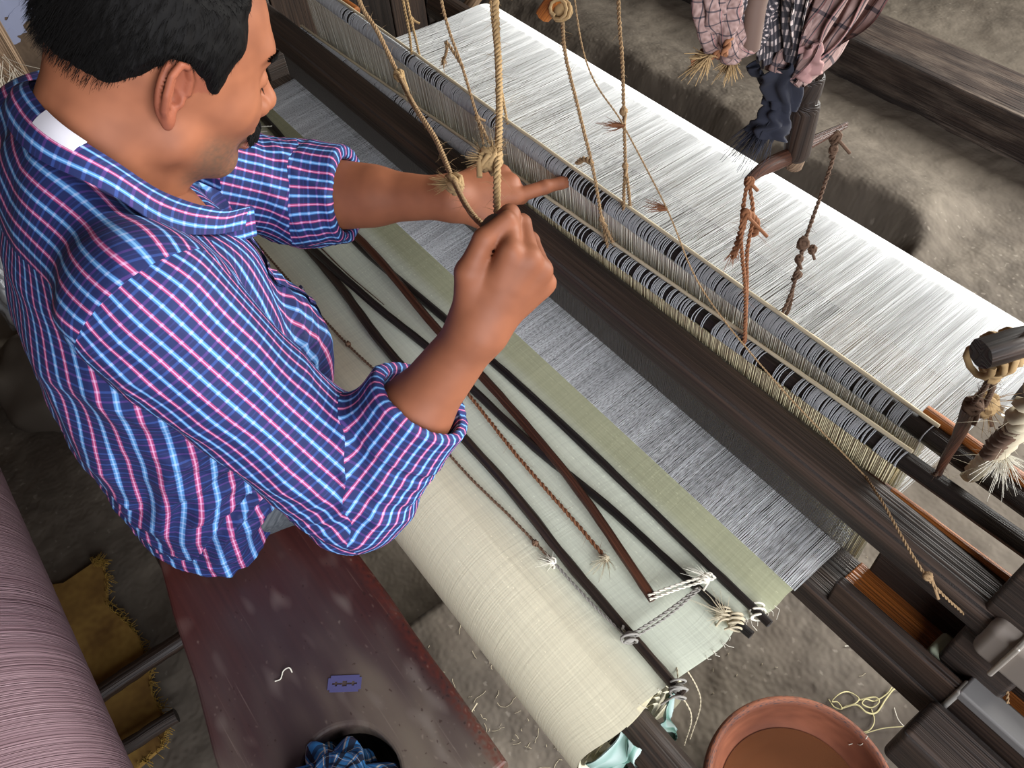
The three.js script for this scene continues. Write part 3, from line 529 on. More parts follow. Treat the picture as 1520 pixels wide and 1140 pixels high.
cord('rust coloured cord hanging from the front end of the hanging lever', C.rust, [[[-0.375, 1.012, -0.525], [-0.37, 0.99, -0.518], [-0.355, 0.967, -0.503], [-0.34, 0.906, -0.506], [-0.33, 0.819, -0.515]], [[-0.375, 1.007, -0.526], [-0.36, 0.978, -0.522], [-0.35, 0.95, -0.51], [-0.34, 0.893, -0.511], [-0.328, 0.82, -0.51]]], [[[-0.375, 1.005, -0.527], 0.006], [[-0.362, 0.983, -0.513], 0.006, [0, 1, 0], 0.03]]);
{
  const t = scene.children[scene.children.length - 1];
  obj('loose_tail', [rope([[-0.362, 0.984, -0.512], [-0.36, 0.965, -0.509], [-0.36, 0.936, -0.504]], 0.0034, { seed: 8, fuzz: 40 }), rope([[-0.362, 0.985, -0.514], [-0.358, 0.969, -0.526], [-0.358, 0.952, -0.528]], 0.004, { seed: 18, fuzz: 20 }), tuft([-0.36, 0.945, -0.504], [-0.15, -1, 0], 0.018, 26, 0.016, 0.0005, 5)], C.rust, t);
}
cord('dark knotted cord hanging from the rear end of the hanging lever', C.brown, [[[-0.377, 1.004, -0.658], [-0.37, 0.977, -0.65], [-0.36, 0.947, -0.63], [-0.345, 0.916, -0.598]], [[-0.345, 0.916, -0.598], [-0.335, 0.893, -0.582], [-0.33, 0.868, -0.575]], [[-0.33, 0.868, -0.575], [-0.325, 0.855, -0.562], [-0.324, 0.827, -0.548]], [[-0.33, 0.868, -0.575], [-0.325, 0.85, -0.57], [-0.322, 0.829, -0.556]]], [[[-0.372, 0.997, -0.647], 0.008, [0, 1, 0], 0.02], [[-0.37, 0.985, -0.646], 0.005], [[-0.343, 0.912, -0.593], 0.008, [0.2, 1, 0]], [[-0.343, 0.891, -0.614], 0.0055, [1, 0, 0]], [[-0.337, 0.901, -0.583], 0.005], [[-0.333, 0.882, -0.582], 0.005]]);
// short lever at the upper edge and the levers hung over the heddles
{
  const t = thing('heddle_lever', 'rounded tip of a short wooden lever at the top edge of the picture', 'lever', [-0.612, 1.097, -0.49]);
  obj('bar', stick([[-0.62, 1.087, -0.485], [-0.611, 1.099, -0.49], [-0.585, 1.2, -0.50], [-0.57, 1.35, -0.53]], (q) => 0.0085 + 0.003 * Math.sin(q * 3), { n: 14 }), W.cane, t);
  obj('hanger', rope([[-0.57, 1.35, -0.53], [-0.565, 1.6, -0.53], [-0.56, PY, PZ]], 0.004, { seed: 3 }), C.jute, t);
  obj('lashing', knot([-0.599, 1.098, -0.49], 0.0085, 0.0018, [0.3, 0.5, 0.6], 3, 4), C.coir, t);
}
{
  const t = thing('heddle_lever', 'dark wooden tube with a thin rocking lever holding two heddle cords', 'lever', [-0.375, 1.0, -0.59]);
  const top = [-0.375, 1.09, -0.584], bot = [-0.375, 1.001, -0.592];
  const ax = V(bot).sub(V(top)), at = (q) => V(top).addScaledVector(ax, q);
  obj('tube', [sweep([0, 0.02, 0.04, 0.22, 0.26, 0.30, 0.34, 0.38, 0.9, 0.96, 1.0].map(at), (q) => [0.0108, 0.0122, 0.0128, 0.0118, 0.0104, 0.0104, 0.0128, 0.0134, 0.0128, 0.0125, 0.0105][Math.round(q * 10)], { seg: 18 })], W.dark, t);
  obj('tip', sweep([at(0.98), at(1.08), at(1.14)], (q) => 0.0098 - 0.002 * q, { seg: 14 }), W.post, t);
  obj('arm', [stick([[-0.377, 1.005, -0.526], [-0.377, 1.009, -0.544], [-0.376, 1.005, -0.583]], (q) => 0.0035 + 0.006 * Math.sin(0.35 + q * 1.5), { n: 16, flat: 0.6 }), stick([[-0.376, 1.008, -0.59], [-0.376, 1.004, -0.63], [-0.376, 1, -0.667]], (q) => 0.0085 - 0.0048 * q, { n: 16, flat: 0.6 })], W.red, t);
}
{
  const t = thing('heddle_lever', 'dark round lever end lashed with coir, entering at the right edge', 'lever', [-0.06, 1.15, -0.4]);
  obj('bar', stick([[-0.09, 1.137, -0.368], [-0.085, 1.137, -0.382], [-0.08, 1.131, -0.404], [-0.06, 1.07, -0.52]], 0.0088, { n: 14, seg: 12 }), W.dark, t);
  obj('lashing', [knot([-0.088, 1.124, -0.388], 0.0105, 0.0022, [0.2, 0.1, -1], 3, 4), knot([-0.09, 1.093, -0.41], 0.006, 0.0022, [0, 1, 0], 4, 3)], C.coir, t);
  obj('hanger', rope([[-0.08, 1.133, -0.401], [-0.072, 1.5, -0.45], [-0.07, PY, PZ]], 0.004, { seed: 4 }), C.jute, t);
  const c = cord('looped coir cord with a thick knot hanging from the lever at the right edge', C.brown, [[[-0.09, 1.099, -0.406], [-0.092, 1.062, -0.425], [-0.096, 1.022, -0.441]], [[-0.09, 1.095, -0.411], [-0.092, 1.035, -0.448], [-0.095, 0.994, -0.47]], [[-0.096, 1.022, -0.441], [-0.1, 0.95, -0.474], [-0.105, 0.879, -0.507], [-0.108, 0.815, -0.531]], [[-0.105, 0.881, -0.504], [-0.107, 0.848, -0.513], [-0.111, 0.822, -0.517]]], [[[-0.096, 1.019, -0.443], 0.0085], [[-0.096, 0.979, -0.48], 0.0058, [1, 0, 0]]]);
  obj('frayed_knot', [ball([-0.096, 0.995, -0.473], 0.0095, 0.0026, 5, 6), tuft([-0.096, 0.992, -0.478], [0.6, 0.3, 0.5], 0.010, 60, 0.03, 0.0004, 8)], C.coir, c);
  obj('stem', stick([[-0.097, 1.015, -0.444], [-0.1, 0.95, -0.474], [-0.105, 0.878, -0.503], [-0.108, 0.812, -0.531]], (q) => 0.0058 - 0.003 * q, { n: 14 }), W.red, c);
  const r = thing('rag_rope', 'thick pale rope of twisted rags tied to the rear heddle at the right edge', 'rope', [-0.07, 0.944, -0.473]);
  obj('twist', [rope([[-0.05, PY, PZ], [-0.055, 1.14, -0.36], [-0.06, 1.071, -0.403], [-0.07, 0.978, -0.459], [-0.091, 0.819, -0.555]], 0.0075, { seed: 6, pitch: 0.035, per: 5, fuzz: 160 })], C.pale, r);
  obj('dark_strand', rope([[-0.055, 1.114, -0.379], [-0.062, 1.058, -0.407], [-0.068, 1.015, -0.429], [-0.07, 0.987, -0.443]], 0.006, { seed: 9, pitch: 0.03 }), C.brown, r);
  obj('fluff', tuft([-0.066, 0.964, -0.47], [0.5, -0.5, 0.3], 0.014, 120, 0.03, 0.0004, 12), C.white, r);
}
// cords of the fly shuttle
{
  const t = thing('picking_cord', 'fuzzy coir rope running straight up from the handle in the fist', 'rope', [-0.66, 1.0, -0.4]);
  obj('line', rope([[-0.655, PY, PZ], [-0.64, 1.103, -0.443], [-0.6, 1.062, -0.413], [-0.55, 1.039, -0.373], [-0.52, 1.024, -0.347], [-0.512, 0.986, -0.337], [-0.504, 0.974, -0.33]], 0.0036, { seed: 14, pitch: 0.014, strands: 3, fuzz: 500 }), C.coir, t);
  obj('knot', [ball([-0.54, 1.026, -0.354], 0.0115, 0.0030, 4, 7, 0.02), tuft([-0.54, 1.029, -0.35], [-0.5, 0.1, 0.6], 0.014, 120, 0.02, 0.0004, 31)], C.coir, t);
  obj('knot_tail', tuft([-0.54, 1.028, -0.358], [0.2, 1, 0], 0.014, 90, 0.018, 0.0004, 32), C.coir, t);
  const t2 = thing('picking_cord', 'slanting coir rope with a frayed knot crossing the wrist to the fist', 'rope', [-0.8, 1.0, -0.45]);
  obj('line', rope([[-1.05, PY, PZ], [-1.034, 0.95, -0.49], [-0.998, 0.92, -0.49], [-0.951, 0.88, -0.485], [-0.789, 0.929, -0.419], [-0.735, 0.922, -0.408], [-0.673, 0.918, -0.386], [-0.552, 0.963, -0.335], [-0.507, 0.974, -0.326]], 0.0032, { seed: 15, pitch: 0.013, strands: 3, fuzz: 400 }), C.jute, t2);
  obj('knot', [ball([-0.948, 0.877, -0.485], 0.008, 0.0024, 6, 5, 0.02), ball([-0.659, 0.915, -0.381], 0.012, 0.0030, 5, 7), tuft([-0.661, 0.916, -0.378], [-0.3, 0.2, 0.8], 0.014, 140, 0.02, 0.0004, 33)], C.coir, t2);
  const t3 = thing('picking_cord', 'thin tan cord slanting from overhead along the batten to the shuttle box', 'cord', [-0.1, 0.82, -0.45]);
  obj('line', rope([[-0.153, 0.806, -0.491], [-0.123, 0.822, -0.469], [-0.055, 0.812, -0.444], [-0.01, 0.78, -0.459], [0.026, 0.74, -0.481], [0.055, 0.715, -0.458]], 0.0014, { seed: 16, pitch: 0.008 }), C.jute, t3);
  obj('upper_line', rope([[-0.62, PY, PZ], [-0.542, 1.086, -0.47], [-0.485, 1.037, -0.47], [-0.42, 0.977, -0.47], [-0.37, 0.908, -0.475], [-0.267, 0.853, -0.48], [-0.153, 0.806, -0.491]], 0.0009, { seed: 19, pitch: 0.008 }), C.jute, t3);
  obj('frayed_end', [tuft([-0.484, 1.037, -0.47], [-0.9, -0.2, 0.4], 0.020, 34, 0.012, 0.0004, 61), tuft([-0.42, 0.977, -0.47], [-0.8, -0.1, 0.3], 0.020, 34, 0.012, 0.0004, 62)], C.rust, t3);
  obj('knot', ball([-0.055, 0.812, -0.445], 0.004, 0.0014, 6, 5, 0.02), C.jute, t3);
}

// ---------------------------------------------------------------- checked cloth knotted overhead
const checkTex = tex(256, 256, (u, v) => {
  const bar = (q) => (Math.abs((q % 0.5) - 0.12) < 0.03 ? 1 : 0), a = bar(u), b = bar(v);
  let c = mix3(rgb(158, 132, 125), rgb(120, 94, 88), clamp(0.5 + tnoise(u, v, 6, 6, 81)));
  c = mix3(c, rgb(36, 34, 42), 0.7 * a + 0.6 * b);
  if (Math.abs(u - 0.7) < 0.02) c = mix3(c, rgb(150, 90, 92), 0.6);
  return c;
}, 1 / 0.075, 1 / 0.075);
const checkMat = mat({ map: checkTex, roughness: 0.9, side: THREE.DoubleSide }), darkCheck = mat({ map: tex(256, 256, (u, v) => { const a = (u * 4) % 1 < 0.55, b = (v * 4) % 1 < 0.55; let c = mix3(rgb(150, 132, 128), rgb(196, 182, 176), clamp(0.5 + tnoise(u, v, 6, 6, 83))); if (a) c = mix3(c, rgb(24, 23, 30), 0.75); if (b) c = mix3(c, rgb(24, 23, 30), 0.7); return c; }, 1 / 0.07, 1 / 0.07), roughness: 0.9, side: THREE.DoubleSide });
// a pleated band of cloth along a line; width changes along it
function pleated(pts, width, { n = 40, m = 34, pleats = 5, depth = 0.22, seed = 0, side = [0.6, 0, -0.8] } = {}) {
  const C0 = curveOf(pts, n), S = V(side).normalize();
  return thicken(grid(m, n, (u, v) => {
    const i = Math.round(v * n), T = new THREE.Vector3().subVectors(C0[Math.min(n, i + 1)], C0[Math.max(0, i - 1)]).normalize(), s = S.clone().addScaledVector(T, -S.dot(T)).normalize(), b = new THREE.Vector3().crossVectors(T, s);
    const w = typeof width === 'function' ? width(v) : width, a = (u - 0.5) * Math.PI * 1.25, wob = 0.2 * noise(v * 4, u * 3, seed);
    const r = w * 0.5 * (1 + depth * (Math.sin(u * pleats * 6.283 + 2 * noise(v * 3, seed, 1) * 3) + wob));
    const p = C0[i].clone().addScaledVector(s, Math.sin(a) * r * 1.1).addScaledVector(b, Math.cos(a) * r * 0.75); return [p.x, p.y, p.z];
  }, (u, v) => [u * 0.28, v * 0.3]), 0.001);
}
{
  const t = thing('checked_cloth', 'faded pink and black checked cloth knotted round a bamboo above the lever', 'cloth', [-0.36, 1.2, -0.56]);
  // bands of gathered cloth fanning up from the knot, and a bunched loop to the left of it
  const X2 = [[[-0.362, 1.114, -0.538], [-0.362, 1.127, -0.58], [-0.362, 1.151, -0.621]], [[-0.358, 1.118, -0.527], [-0.358, 1.14, -0.555], [-0.358, 1.17, -0.583]], [[-0.354, 1.127, -0.515], [-0.354, 1.158, -0.531], [-0.354, 1.186, -0.549]], [[-0.362, 1.125, -0.522], [-0.362, 1.16, -0.526], [-0.362, 1.188, -0.533]], [[-0.358, 1.137, -0.51], [-0.358, 1.169, -0.505], [-0.358, 1.201, -0.501]], [[-0.354, 1.15, -0.498], [-0.354, 1.177, -0.488], [-0.354, 1.211, -0.476]]];
  X2.forEach((q, k) => obj('fold', pleated([...q, [q[2][0] + 0.02 * (2 - k), q[2][1] + 0.11, q[2][2] - 0.02]], (v) => 0.019 + 0.016 * v, { seed: 3 + k * 4, pleats: 2 + (k % 2), n: 36, m: 28, depth: 0.30 }), k > 3 ? darkCheck : checkMat, t));
  const X3 = [[[-0.358, 1.233, -0.433], [-0.358, 1.205, -0.435], [-0.358, 1.18, -0.446], [-0.358, 1.169, -0.461]], [[-0.361, 1.227, -0.449], [-0.361, 1.201, -0.451], [-0.361, 1.18, -0.461], [-0.361, 1.172, -0.472]], [[-0.364, 1.228, -0.429], [-0.364, 1.205, -0.431], [-0.364, 1.182, -0.442], [-0.364, 1.164, -0.46]], [[-0.367, 1.214, -0.481], [-0.367, 1.189, -0.483], [-0.367, 1.174, -0.483], [-0.367, 1.168, -0.474]]];
  X3.forEach((q, k) => obj('loop_fold', pleated([...q], 0.020 + 0.003 * (k % 2), { seed: 41 + k * 3, pleats: 2 + (k % 2), n: 32, m: 26, depth: 0.32 }), k % 2 ? darkCheck : checkMat, t));
  obj('pink_end', pleated([[-0.35, 1.15, -0.531], [-0.352, 1.134, -0.538], [-0.356, 1.118, -0.541]], (v) => 0.014 + 0.010 * v, { seed: 13, pleats: 3, n: 16, depth: 0.3 }), mat({ color: 0x9a7672, roughness: 0.9, side: THREE.DoubleSide }), t);
  const navy = mat({ color: 0x1d1f2b, roughness: 0.95, side: THREE.DoubleSide });
  obj('dark_end', [pleated([[-0.368, 1.135, -0.518], [-0.368, 1.113, -0.531], [-0.368, 1.093, -0.54], [-0.368, 1.082, -0.537]], (v) => 0.034 - 0.010 * v, { seed: 15, pleats: 4, n: 20 }), pleated([[-0.368, 1.088, -0.538], [-0.368, 1.075, -0.534], [-0.368, 1.059, -0.529]], (v) => 0.016 + 0.016 * v, { seed: 17, pleats: 3, n: 20 })], navy, t);
  obj('fringe', tuft([-0.368, 1.078, -0.534], [-0.3, -1, 0.3], 0.042, 260, 0.030, 0.0005, 41), navy, t);
  const b = thing('coir_bundle', 'short stump of coir rope ends poking out left of the checked cloth', 'rope', [-0.37, 1.177, -0.445]);
  obj('strands', [...Array(26).keys()].map((k) => { const r = rng(k + 90), dx = (r() - 0.5) * 0.04, dz = (r() - 0.5) * 0.03; return rope([V([-0.37, 1.201, -0.474]).add(V([dx * 0.4, 0, dz * 0.4])), V([-0.368, 1.18, -0.454]).add(V([dx * 0.7, dx, dz * 0.8])), V([-0.366, 1.171, -0.436]).add(V([dx, dx * 0.6, dz])).lerp(V([-0.366, 1.157, -0.473]), r() * 0.8)], 0.003, { seed: k, per: 2 }); }), C.rust, b);
  obj('frayed_end', [tuft([-0.366, 1.17, -0.435], [-0.4, -0.6, 0.4], 0.010, 120, 0.018, 0.0006, 43), tuft([-0.366, 1.157, -0.462], [0.1, -0.8, 0.2], 0.010, 110, 0.018, 0.0006, 44)], C.coir, b);
  obj('hanger', rope([[-0.37, 1.201, -0.474], [-0.37, 1.5, -0.50], [-0.365, PY, PZ]], 0.006, { seed: 7 }), C.rust, b);
  const s = thing('bamboo_hanger', 'upright brown bamboo hanging through the knotted checked cloth', 'bamboo', [-0.358, 1.193, -0.468]);
  obj('culm', stick([[-0.352, 1.172, -0.463], [-0.352, 1.208, -0.461], [-0.35, 1.45, -0.51], [-0.36, PY, PZ]], 0.0085, { n: 24, seg: 12, flat: 0.9 }), mat({ color: 0x5c483e, roughness: 0.7 }), s);
  obj('tie', rope([[-0.36, PY, PZ], [-0.372, 1.5, -0.56], [-0.375, 1.13, -0.559], [-0.375, 1.088, -0.585]], 0.003, { seed: 8 }), C.brown, s);
}

// ---------------------------------------------------------------- heavy timber on the ground beyond the loom
{
  const t = thing('timber_beam', 'heavy squared dark timber lying on the earth floor beyond the loom', 'beam', [-0.55, 0, -2.277]);
  const g = new RoundedBoxGeometry(3.8, 0.135, 0.19, 4, 0.008);
  g.translate(-0.55, 0.064, -2.277);
  obj('timber', boxUV(g), W.beam, t);
}

// ---------------------------------------------------------------- bowl of water
{
  const bx = -0.017, bz = -0.452, t = thing('clay_bowl', 'round terracotta clay bowl with water at the bottom right corner', 'bowl', [bx, 0, bz]);
  const clay = mat({ map: tex(256, 256, (u, v) => { let c = mix3(rgb(100, 55, 36), rgb(146, 88, 62), clamp(0.5 + tnoise(u, v, 6, 6, 91) + 0.4 * tnoise(u, v, 30, 30, 92))); const s = tnoise(u, v, 170, 60, 93) + 0.3 * tnoise(u, v, 20, 9, 94); if (v > 0.40 && v < 0.64 && s > 0.10) c = mix3(c, rgb(58, 46, 50), clamp((s - 0.1) * 5)); return c; }), roughness: 0.7, bumpMap: mudBump, bumpScale: 0.003 });
  const P = [[0.001, 0.012], [0.07, 0.012], [0.10, 0.03], [0.128, 0.065], [0.139, 0.10], [0.143, 0.118], [0.149, 0.124], [0.156, 0.122], [0.159, 0.114], [0.157, 0.10], [0.145, 0.06], [0.118, 0.02], [0.08, 0.0], [0.001, 0.0]].map((q) => new THREE.Vector2(...q));
  const prof = new THREE.SplineCurve(P).getPoints(70);
  obj('bowl', new THREE.LatheGeometry(prof, 96).scale(0.905, 1, 0.905).translate(bx, 0.006, bz), clay, t);
  const water = tag(obj('water', new THREE.CylinderGeometry(0.110, 0.093, 0.026, 64, 1).translate(bx, 0.053, bz), new THREE.MeshPhysicalMaterial({ color: 0x74492f, roughness: 0.03, ior: 1.33, transparent: true, opacity: 0.6 })), 'murky brown water standing in the round terracotta bowl', 'water');
  water.userData.kind = 'stuff';
  tag(obj('thread_scrap', sweep(curveOf([[bx + 0.01, 0.134, bz - 0.139], [bx + 0.012, 0.120, bz - 0.127], [bx + 0.004, 0.105, bz - 0.127], [bx + 0.0, 0.098, bz - 0.121]], 16), 0.0006, { seg: 5 }), C.white), 'short white thread hanging over the rim of the clay bowl', 'thread');
}

// ---------------------------------------------------------------- bench, and what lies on it
const BY = 0.45;
const benchTex = tex(1024, 512, (u, v) => { // u along the plank from the far end, v across
  const n = tnoise(u, v, 6, 4, 101) * 0.6 + tnoise(u, v, 18, 12, 102) * 0.4, g = tnoise(u, v, 8, 60, 103), f = tnoise(u, v, 190, 50, 104);
  let c = mix3(rgb(58, 20, 16), rgb(94, 38, 29), clamp(0.5 + n + g * 0.4));
  c = mix3(c, rgb(58, 54, 57), smooth(0.35, 0.75, u + 0.25 * n - 0.35 * Math.abs(v - 0.5)) * 0.75);
  c = mix3(c, rgb(112, 102, 86), smooth(0.72, 0.98, u + 0.22 * n) * 0.8);
  const scr = tnoise(u + 0.15 * v, v, 14, 160, 105); if (scr > 0.40) c = mix3(c, rgb(140, 124, 112), clamp((scr - 0.4) * 2) * clamp(0.4 + 2 * tnoise(u, v, 9, 9, 107))); c = mix3(c, rgb(126, 116, 108), clamp(tnoise(u, v, 26, 14, 106) * 1.3 - 0.25) * smooth(0.3, 0.7, u));
  const edge = Math.min(v, 1 - v); if (edge < 0.06) c = mix3(c, rgb(98, 40, 28), smooth(0.06, 0.01, edge) * 0.7 * clamp(0.7 + f));
  if (f > 0.45) c = mix3(c, rgb(150, 136, 122), clamp((f - 0.45) * 1.5)); if (f < -0.52) c = mix3(c, rgb(40, 22, 18), 0.5);
  return c;
}, 1 / 1.3, 1 / 0.30);
{
  const t = thing('bench', 'long worn dark red wooden plank bench the weaver sits on', 'bench', [-0.85, 0, 0.03]);
  // plank with a round opening added near its right end, standing in for soft shade
  const x0 = -1.5, x1 = -0.255, zR = (x) => -0.098 + 0.006 * (x + 0.25), zL = (x) => 0.172 - 0.075 * clamp((-0.45 - x) / 0.45, -0.2, 1.4), s = new THREE.Shape();
  s.moveTo(x0, zR(x0)); for (let k = 1; k <= 24; k++) { const x = mix(x0, x1, k / 24); s.lineTo(x, zR(x) + 0.003 * noise(x * 9, 1, 1)); }
  s.lineTo(x1 + 0.004, 0.02); for (let k = 24; k >= 0; k--) { const x = mix(x0, x1 - 0.02, k / 24); s.lineTo(x, zL(x) + 0.004 * noise(x * 8, 5, 1)); }
  const hx = -0.352, hz = 0.060, shadeHole = new THREE.Path(); for (let k = 0; k <= 40; k++) { const a = -k / 40 * 6.283, r = 1 + 0.05 * noise(Math.cos(a), Math.sin(a), 3); k ? shadeHole.lineTo(hx + Math.cos(a) * 0.068 * r, hz - 0.004 + Math.sin(a) * 0.066 * r) : shadeHole.moveTo(hx + 0.068 * r, hz - 0.004); }
  s.holes.push(shadeHole);
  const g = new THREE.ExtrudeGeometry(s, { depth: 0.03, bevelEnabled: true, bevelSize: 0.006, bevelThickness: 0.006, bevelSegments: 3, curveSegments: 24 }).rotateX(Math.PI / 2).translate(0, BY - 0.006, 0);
  const p = g.attributes.position, uv = new Float32Array(p.count * 2); for (let i = 0; i < p.count; i++) { uv[2 * i] = p.getX(i) + 1.5; uv[2 * i + 1] = p.getZ(i) + 0.1 + (p.getY(i) - BY) * 0.5; } g.setAttribute('uv', new THREE.BufferAttribute(uv, 2));
  const bm = mat({ map: benchTex, bumpMap: mudBump, bumpScale: 0.001, roughness: 0.5 });
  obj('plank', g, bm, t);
  obj('shade_apron', [box(-1.48, -0.275, 0.08, BY - 0.034, -0.090, -0.070, 0.003), box(-1.48, -0.275, 0.08, BY - 0.034, 0.110, 0.130, 0.003)], W.dark, t); obj('shade_end_board', box(-0.29, -0.27, 0.06, BY - 0.034, -0.070, 0.110, 0.003, 'z'), W.dark, t);  // side and end boards added to shut light out below the hollow
  obj('shade_shelf', box(-0.50, -0.29, BY - 0.10, BY - 0.085, -0.070, 0.110, 0.002), W.black, t);  // black board added so the hollow stays dark and hides lit floor
  for (const x of [-1.4, -0.32]) for (const z of [-0.04, 0.08]) obj('leg', box(x - 0.03, x + 0.03, -0.02, BY - 0.04, z - 0.03, z + 0.03, 0.005, 'y'), W.dark, t);
  // bundle of cloth stuffed in the added hollow
  const blue = tex(256, 256, (u, v) => {
    let c = mix3(rgb(44, 120, 190), rgb(70, 150, 214), clamp(0.5 + tnoise(u, v, 6, 6, 111)));
    const q = (u * 4) % 1, w = (v * 4) % 1; if (q < 0.25) c = mix3(c, rgb(18, 22, 38), 0.85); else if (q > 0.82 && q < 0.9) c = rgb(226, 226, 222); if (w < 0.2) c = mix3(c, rgb(18, 24, 44), 0.55); else if (w > 0.75 && w < 0.82) c = mix3(c, rgb(226, 214, 206), 0.8); if (Math.abs(w - 0.6) < 0.02) c = mix3(c, rgb(140, 50, 40), 0.7); return c;
  }, 1 / 0.10, 1 / 0.10);
  const bmat = mat({ map: blue, roughness: 0.9, side: THREE.DoubleSide });
  const bag = thing('cloth_bundle', 'crumpled blue black and white checked cloth stuffed in the added hollow of the bench', 'cloth', [hx, BY - 0.06, hz]);
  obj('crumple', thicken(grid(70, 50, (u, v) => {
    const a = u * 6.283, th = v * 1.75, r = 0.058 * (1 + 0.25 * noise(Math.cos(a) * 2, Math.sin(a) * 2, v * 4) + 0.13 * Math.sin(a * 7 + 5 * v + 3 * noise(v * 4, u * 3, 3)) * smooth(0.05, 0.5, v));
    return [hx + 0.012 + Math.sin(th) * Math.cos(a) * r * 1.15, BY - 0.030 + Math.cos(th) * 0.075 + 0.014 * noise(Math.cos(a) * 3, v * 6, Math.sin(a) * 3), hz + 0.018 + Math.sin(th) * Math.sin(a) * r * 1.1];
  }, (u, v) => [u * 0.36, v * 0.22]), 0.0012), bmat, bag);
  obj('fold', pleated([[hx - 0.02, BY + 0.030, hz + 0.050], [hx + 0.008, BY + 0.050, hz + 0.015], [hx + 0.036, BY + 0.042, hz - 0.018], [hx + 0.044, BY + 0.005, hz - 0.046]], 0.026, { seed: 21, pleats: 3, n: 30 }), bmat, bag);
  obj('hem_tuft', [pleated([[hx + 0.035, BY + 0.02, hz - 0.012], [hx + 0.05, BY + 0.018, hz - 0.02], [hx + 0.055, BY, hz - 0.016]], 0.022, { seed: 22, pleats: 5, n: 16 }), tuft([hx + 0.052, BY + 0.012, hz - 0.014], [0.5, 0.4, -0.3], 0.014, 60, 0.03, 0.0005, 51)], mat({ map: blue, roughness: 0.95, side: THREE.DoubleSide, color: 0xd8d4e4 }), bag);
  // razor blade
  const sh = new THREE.Shape(), L = 0.0215, Wd = 0.0105; sh.moveTo(-L + 0.003, -Wd);
  for (const [x, y] of [[L - 0.003, -Wd], [L - 0.003, -Wd + 0.003], [L, -Wd + 0.003], [L, Wd - 0.003], [L - 0.003, Wd - 0.003], [L - 0.003, Wd], [-L + 0.003, Wd], [-L + 0.003, Wd - 0.003], [-L, Wd - 0.003], [-L, -Wd + 0.003], [-L + 0.003, -Wd + 0.003]]) sh.lineTo(x, y);
  const slot = new THREE.Path(); slot.moveTo(-0.016, -0.0012);
  for (const [x, y] of [[-0.016, 0.0012], [-0.0125, 0.0012], [-0.0125, 0.003], [-0.0095, 0.003], [-0.0095, 0.0012], [-0.003, 0.0012], [-0.003, 0.0034], [0.003, 0.0034], [0.003, 0.0012], [0.0095, 0.0012], [0.0095, 0.003], [0.0125, 0.003], [0.0125, 0.0012], [0.016, 0.0012], [0.016, -0.0012], [0.0125, -0.0012], [0.0125, -0.003], [0.0095, -0.003], [0.0095, -0.0012], [0.003, -0.0012], [0.003, -0.0034], [-0.003, -0.0034], [-0.003, -0.0012], [-0.0095, -0.0012], [-0.0095, -0.003], [-0.0125, -0.003], [-0.0125, -0.0012]]) slot.lineTo(x, y);
  sh.holes.push(slot);
  const bl = [-0.452, 0.452, 0.003];
  tag(obj('razor_blade', new THREE.ExtrudeGeometry(sh, { depth: 0.0006, bevelEnabled: false }).rotateX(-Math.PI / 2).rotateY(0.93).translate(bl[0], BY + 0.0008, bl[2]), mat({ color: 0x5c5a86, roughness: 0.45, metalness: 0.25 })), 'bluish razor blade with a notched slot lying on the bench', 'razor blade');
  tag(obj('thread_scrap', sweep(curveOf([[-0.511, 0.452, 0.072], [-0.509, 0.452, 0.065], [-0.515, 0.454, 0.057], [-0.513, 0.456, 0.049], [-0.507, 0.452, 0.049]], 24), 0.0009, { seed: 5, seg: 5 }), C.white), 'bent white thread lying on the bench left of the razor blade', 'thread');
  tag(obj('straw_chip', [sweep(curveOf([[-0.46, 0.02, -0.162], [-0.453, 0.02, -0.142]], 6), (q) => 0.003 - 0.001 * q, { seg: 6, flat: 0.35 })], C.pale), 'pale split chip on the floor between bench and cloth roll', 'chip');
}

// ---------------------------------------------------------------- big roll of mauve yarn behind the bench
{
  const r = 0.15, cy = 0.436, cz = 0.416, t = thing('yarn_roll', 'big roll of dusty mauve yarn behind the bench in the lower left corner', 'yarn roll', [-0.9, cy, cz]);
  const yt = tex(1024, 64, (u, v) => { const a = tnoise(u, v, 240, 2, 121) * 0.6 + tnoise(u, v, 90, 1, 122) * 0.4, b = tnoise(u, v, 18, 1, 123); return mix3(rgb(124, 95, 99), rgb(184, 154, 157), clamp(0.55 + a * 0.9 + b * 0.25)); }, 1 / 0.32, 1 / 0.5);
  const yb = tex(1024, 16, (u) => 0.5 + tnoise(u, 0, 240, 1, 121) * 0.6, 1 / 0.32, 1 / 0.5, false);
  obj('yarn', grid(80, 96, (u, v) => { const a = v * 6.283, x = mix(-1.75, -0.30, u), rr = r - 0.012 * smooth(0.06, 0, Math.min(u, 1 - u)) + 0.0008 * noise(x * 60, 1, 1); return [x, cy + Math.cos(a) * rr, cz + Math.sin(a) * rr]; }, (u, v) => [u * 1.45 + 0.02 * Math.sin(v * 6.283), v * 0.94]), mat({ map: yt, bumpMap: yb, bumpScale: 0.0012, roughness: 0.5, side: THREE.DoubleSide }), t);
  for (const x of [-1.75, -0.30]) obj('flange', sweep([[x - 0.006, cy, cz], [x + 0.006, cy, cz]], 0.1395, { seg: 40 }), W.dark, t);
  obj('axle', sweep([[-1.9, cy, cz], [-0.15, cy, cz]], 0.02, { seg: 12 }), W.dark, t);
  for (const x of [-1.86, -0.2]) obj('trestle', box(x - 0.03, x + 0.03, -0.02, cy - 0.02, cz - 0.05, cz + 0.05, 0.006, 'y'), W.dark, t);
}
